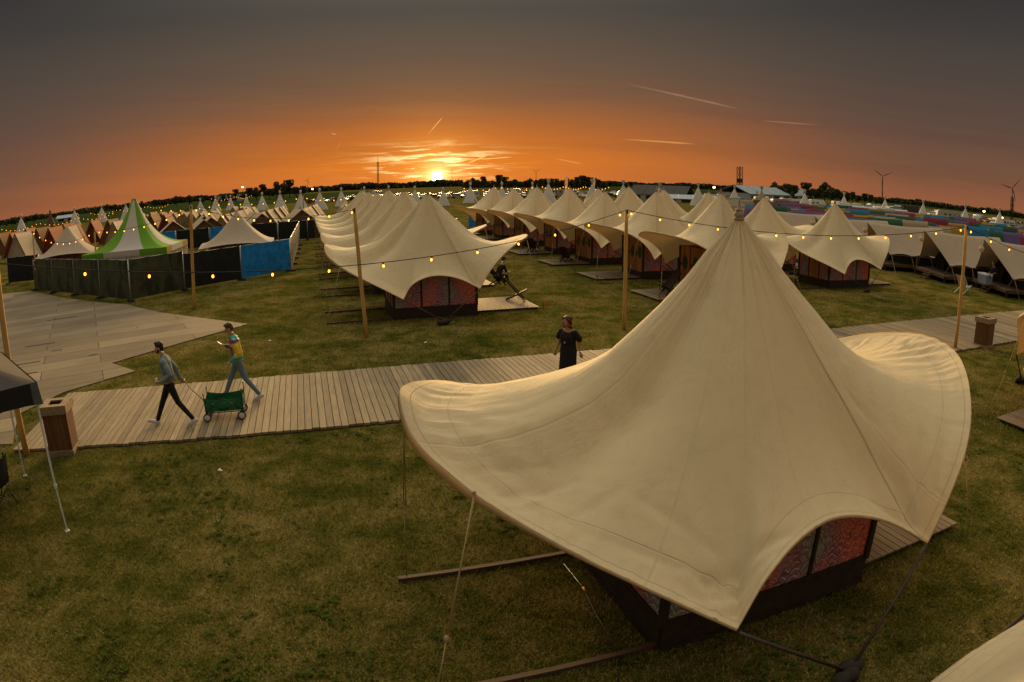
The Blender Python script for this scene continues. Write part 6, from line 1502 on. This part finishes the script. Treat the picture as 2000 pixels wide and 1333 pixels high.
# ================================================================ grass blades and weeds over the near lawn
def in_free(x_, y_):
    """grass grows everywhere but on the boardwalk and the track plates"""
    v_ = -x_*math.sin(TH)+y_*math.cos(TH); u_ = x_*math.cos(TH)+y_*math.sin(TH)
    ok = ~((v_ > 13.05) & (v_ < 17.35) & (u_ > -7.1))
    P = np.array(poly); ins = np.zeros(len(x_), bool); j = len(P)-1
    for i in range(len(P)):
        c = ((P[i, 1] > y_) != (P[j, 1] > y_)) & (x_ < (P[j, 0]-P[i, 0])*(y_-P[i, 1])/(P[j, 1]-P[i, 1]+1e-9)+P[i, 0]); ins ^= c; j = i
    return ok & ~ins
def scatter(n, rmin, rmax, azmax, pw_=1.0):
    r = rng.uniform(0, 1, n)**pw_*(rmax-rmin)+rmin; a = np.radians(rng.uniform(-azmax, azmax, n)); x_, y_ = r*np.sin(a), r*np.cos(a)
    k = in_free(x_, y_); return x_[k], y_[k]
def blades(name, n, rmin, rmax, h, w_, mat, label, pw_=1.0, thresh=None):
    x_, y_ = scatter(n, rmin, rmax, 56, pw_); n = len(x_)
    if thresh is not None:
        f = np.sin(x_*1.9+np.sin(y_*1.3)*2)+np.sin(y_*2.3+np.sin(x_*.9)*2)+rng.normal(0, .5, n); k = f > thresh; x_, y_ = x_[k], y_[k]; n = len(x_)
    a = rng.uniform(0, 2*PI, n); hh = h*rng.uniform(.45, 1.3, n); ww = w_*rng.uniform(.6, 1.4, n); ln = rng.uniform(.2, 1.5, n)*hh; b_ = rng.uniform(0, 2*PI, n)
    z0 = np.zeros(n); c, s = np.cos(a)*ww, np.sin(a)*ww
    V = np.stack([np.stack([x_-c, y_-s, z0], 1), np.stack([x_+c, y_+s, z0], 1), np.stack([x_+np.cos(b_)*ln, y_+np.sin(b_)*ln, hh], 1)], 1).reshape(-1, 3)
    me = bpy.data.meshes.new(name); me.vertices.add(3*n); me.vertices.foreach_set('co', V.ravel()); me.loops.add(3*n); me.loops.foreach_set('vertex_index', np.arange(3*n, dtype=np.int32)); me.polygons.add(n)
    me.polygons.foreach_set('loop_start', np.arange(0, 3*n, 3, dtype=np.int32)); me.update(calc_edges=True); me.materials.append(mat)
    o = bpy.data.objects.new(name, me); link(o); tag(o, label, 'grass', None, 'stuff')
blades('grass', 330000, 4.0, 17, .045, .0085, M['blade'], 'short mown grass of the lawn, patchy green and straw', 1.25)
blades('grass', 150000, 16, 38, .06, .014, M['blade'], 'lawn grass further out between the tents', 1.1)
def weeds(n, rmin, rmax):
    x_, y_ = scatter(n, rmin, rmax, 50); f = .6*np.sin(x_*1.1+1.7*np.sin(y_*.8))+.6*np.sin(y_*1.5+1.3*np.sin(x_*1.2))+.5*np.sin(x_*4.3+y_*1.7)+.5*np.sin(y_*5.1-x_*2.2+1)+.4*np.sin(x_*11+2*np.sin(y_*9))+rng.normal(0, .75, len(x_)); k = f > 1.7; x_, y_ = x_[k], y_[k]; V = []; F = []
    for i in range(len(x_)):
        s = rng.uniform(.03, .075)
        for q in range(rng.integers(4, 8)):
            a = rng.uniform(0, 2*PI); L = s*rng.uniform(.7, 1.3); d_ = np.array([math.cos(a), math.sin(a), 0]); sd = np.array([-math.sin(a), math.cos(a), 0])*L*.30; p = np.array([x_[i], y_[i], .008]); o = len(V)
            V += [p, p+d_*L*.5+sd+[0, 0, L*.55], p+d_*L+[0, 0, L*.45], p+d_*L*.5-sd+[0, 0, L*.55]]; F.append((o, o+1, o+2, o+3))
    me = bpy.data.meshes.new('weeds'); me.from_pydata([tuple(v) for v in V], [], F); me.materials.append(M['weed']); o = bpy.data.objects.new('weeds', me); link(o); tag(o, 'clumps of broad leaved weeds in the foreground lawn', 'weeds', None, 'stuff')
weeds(26000, 4.0, 15)
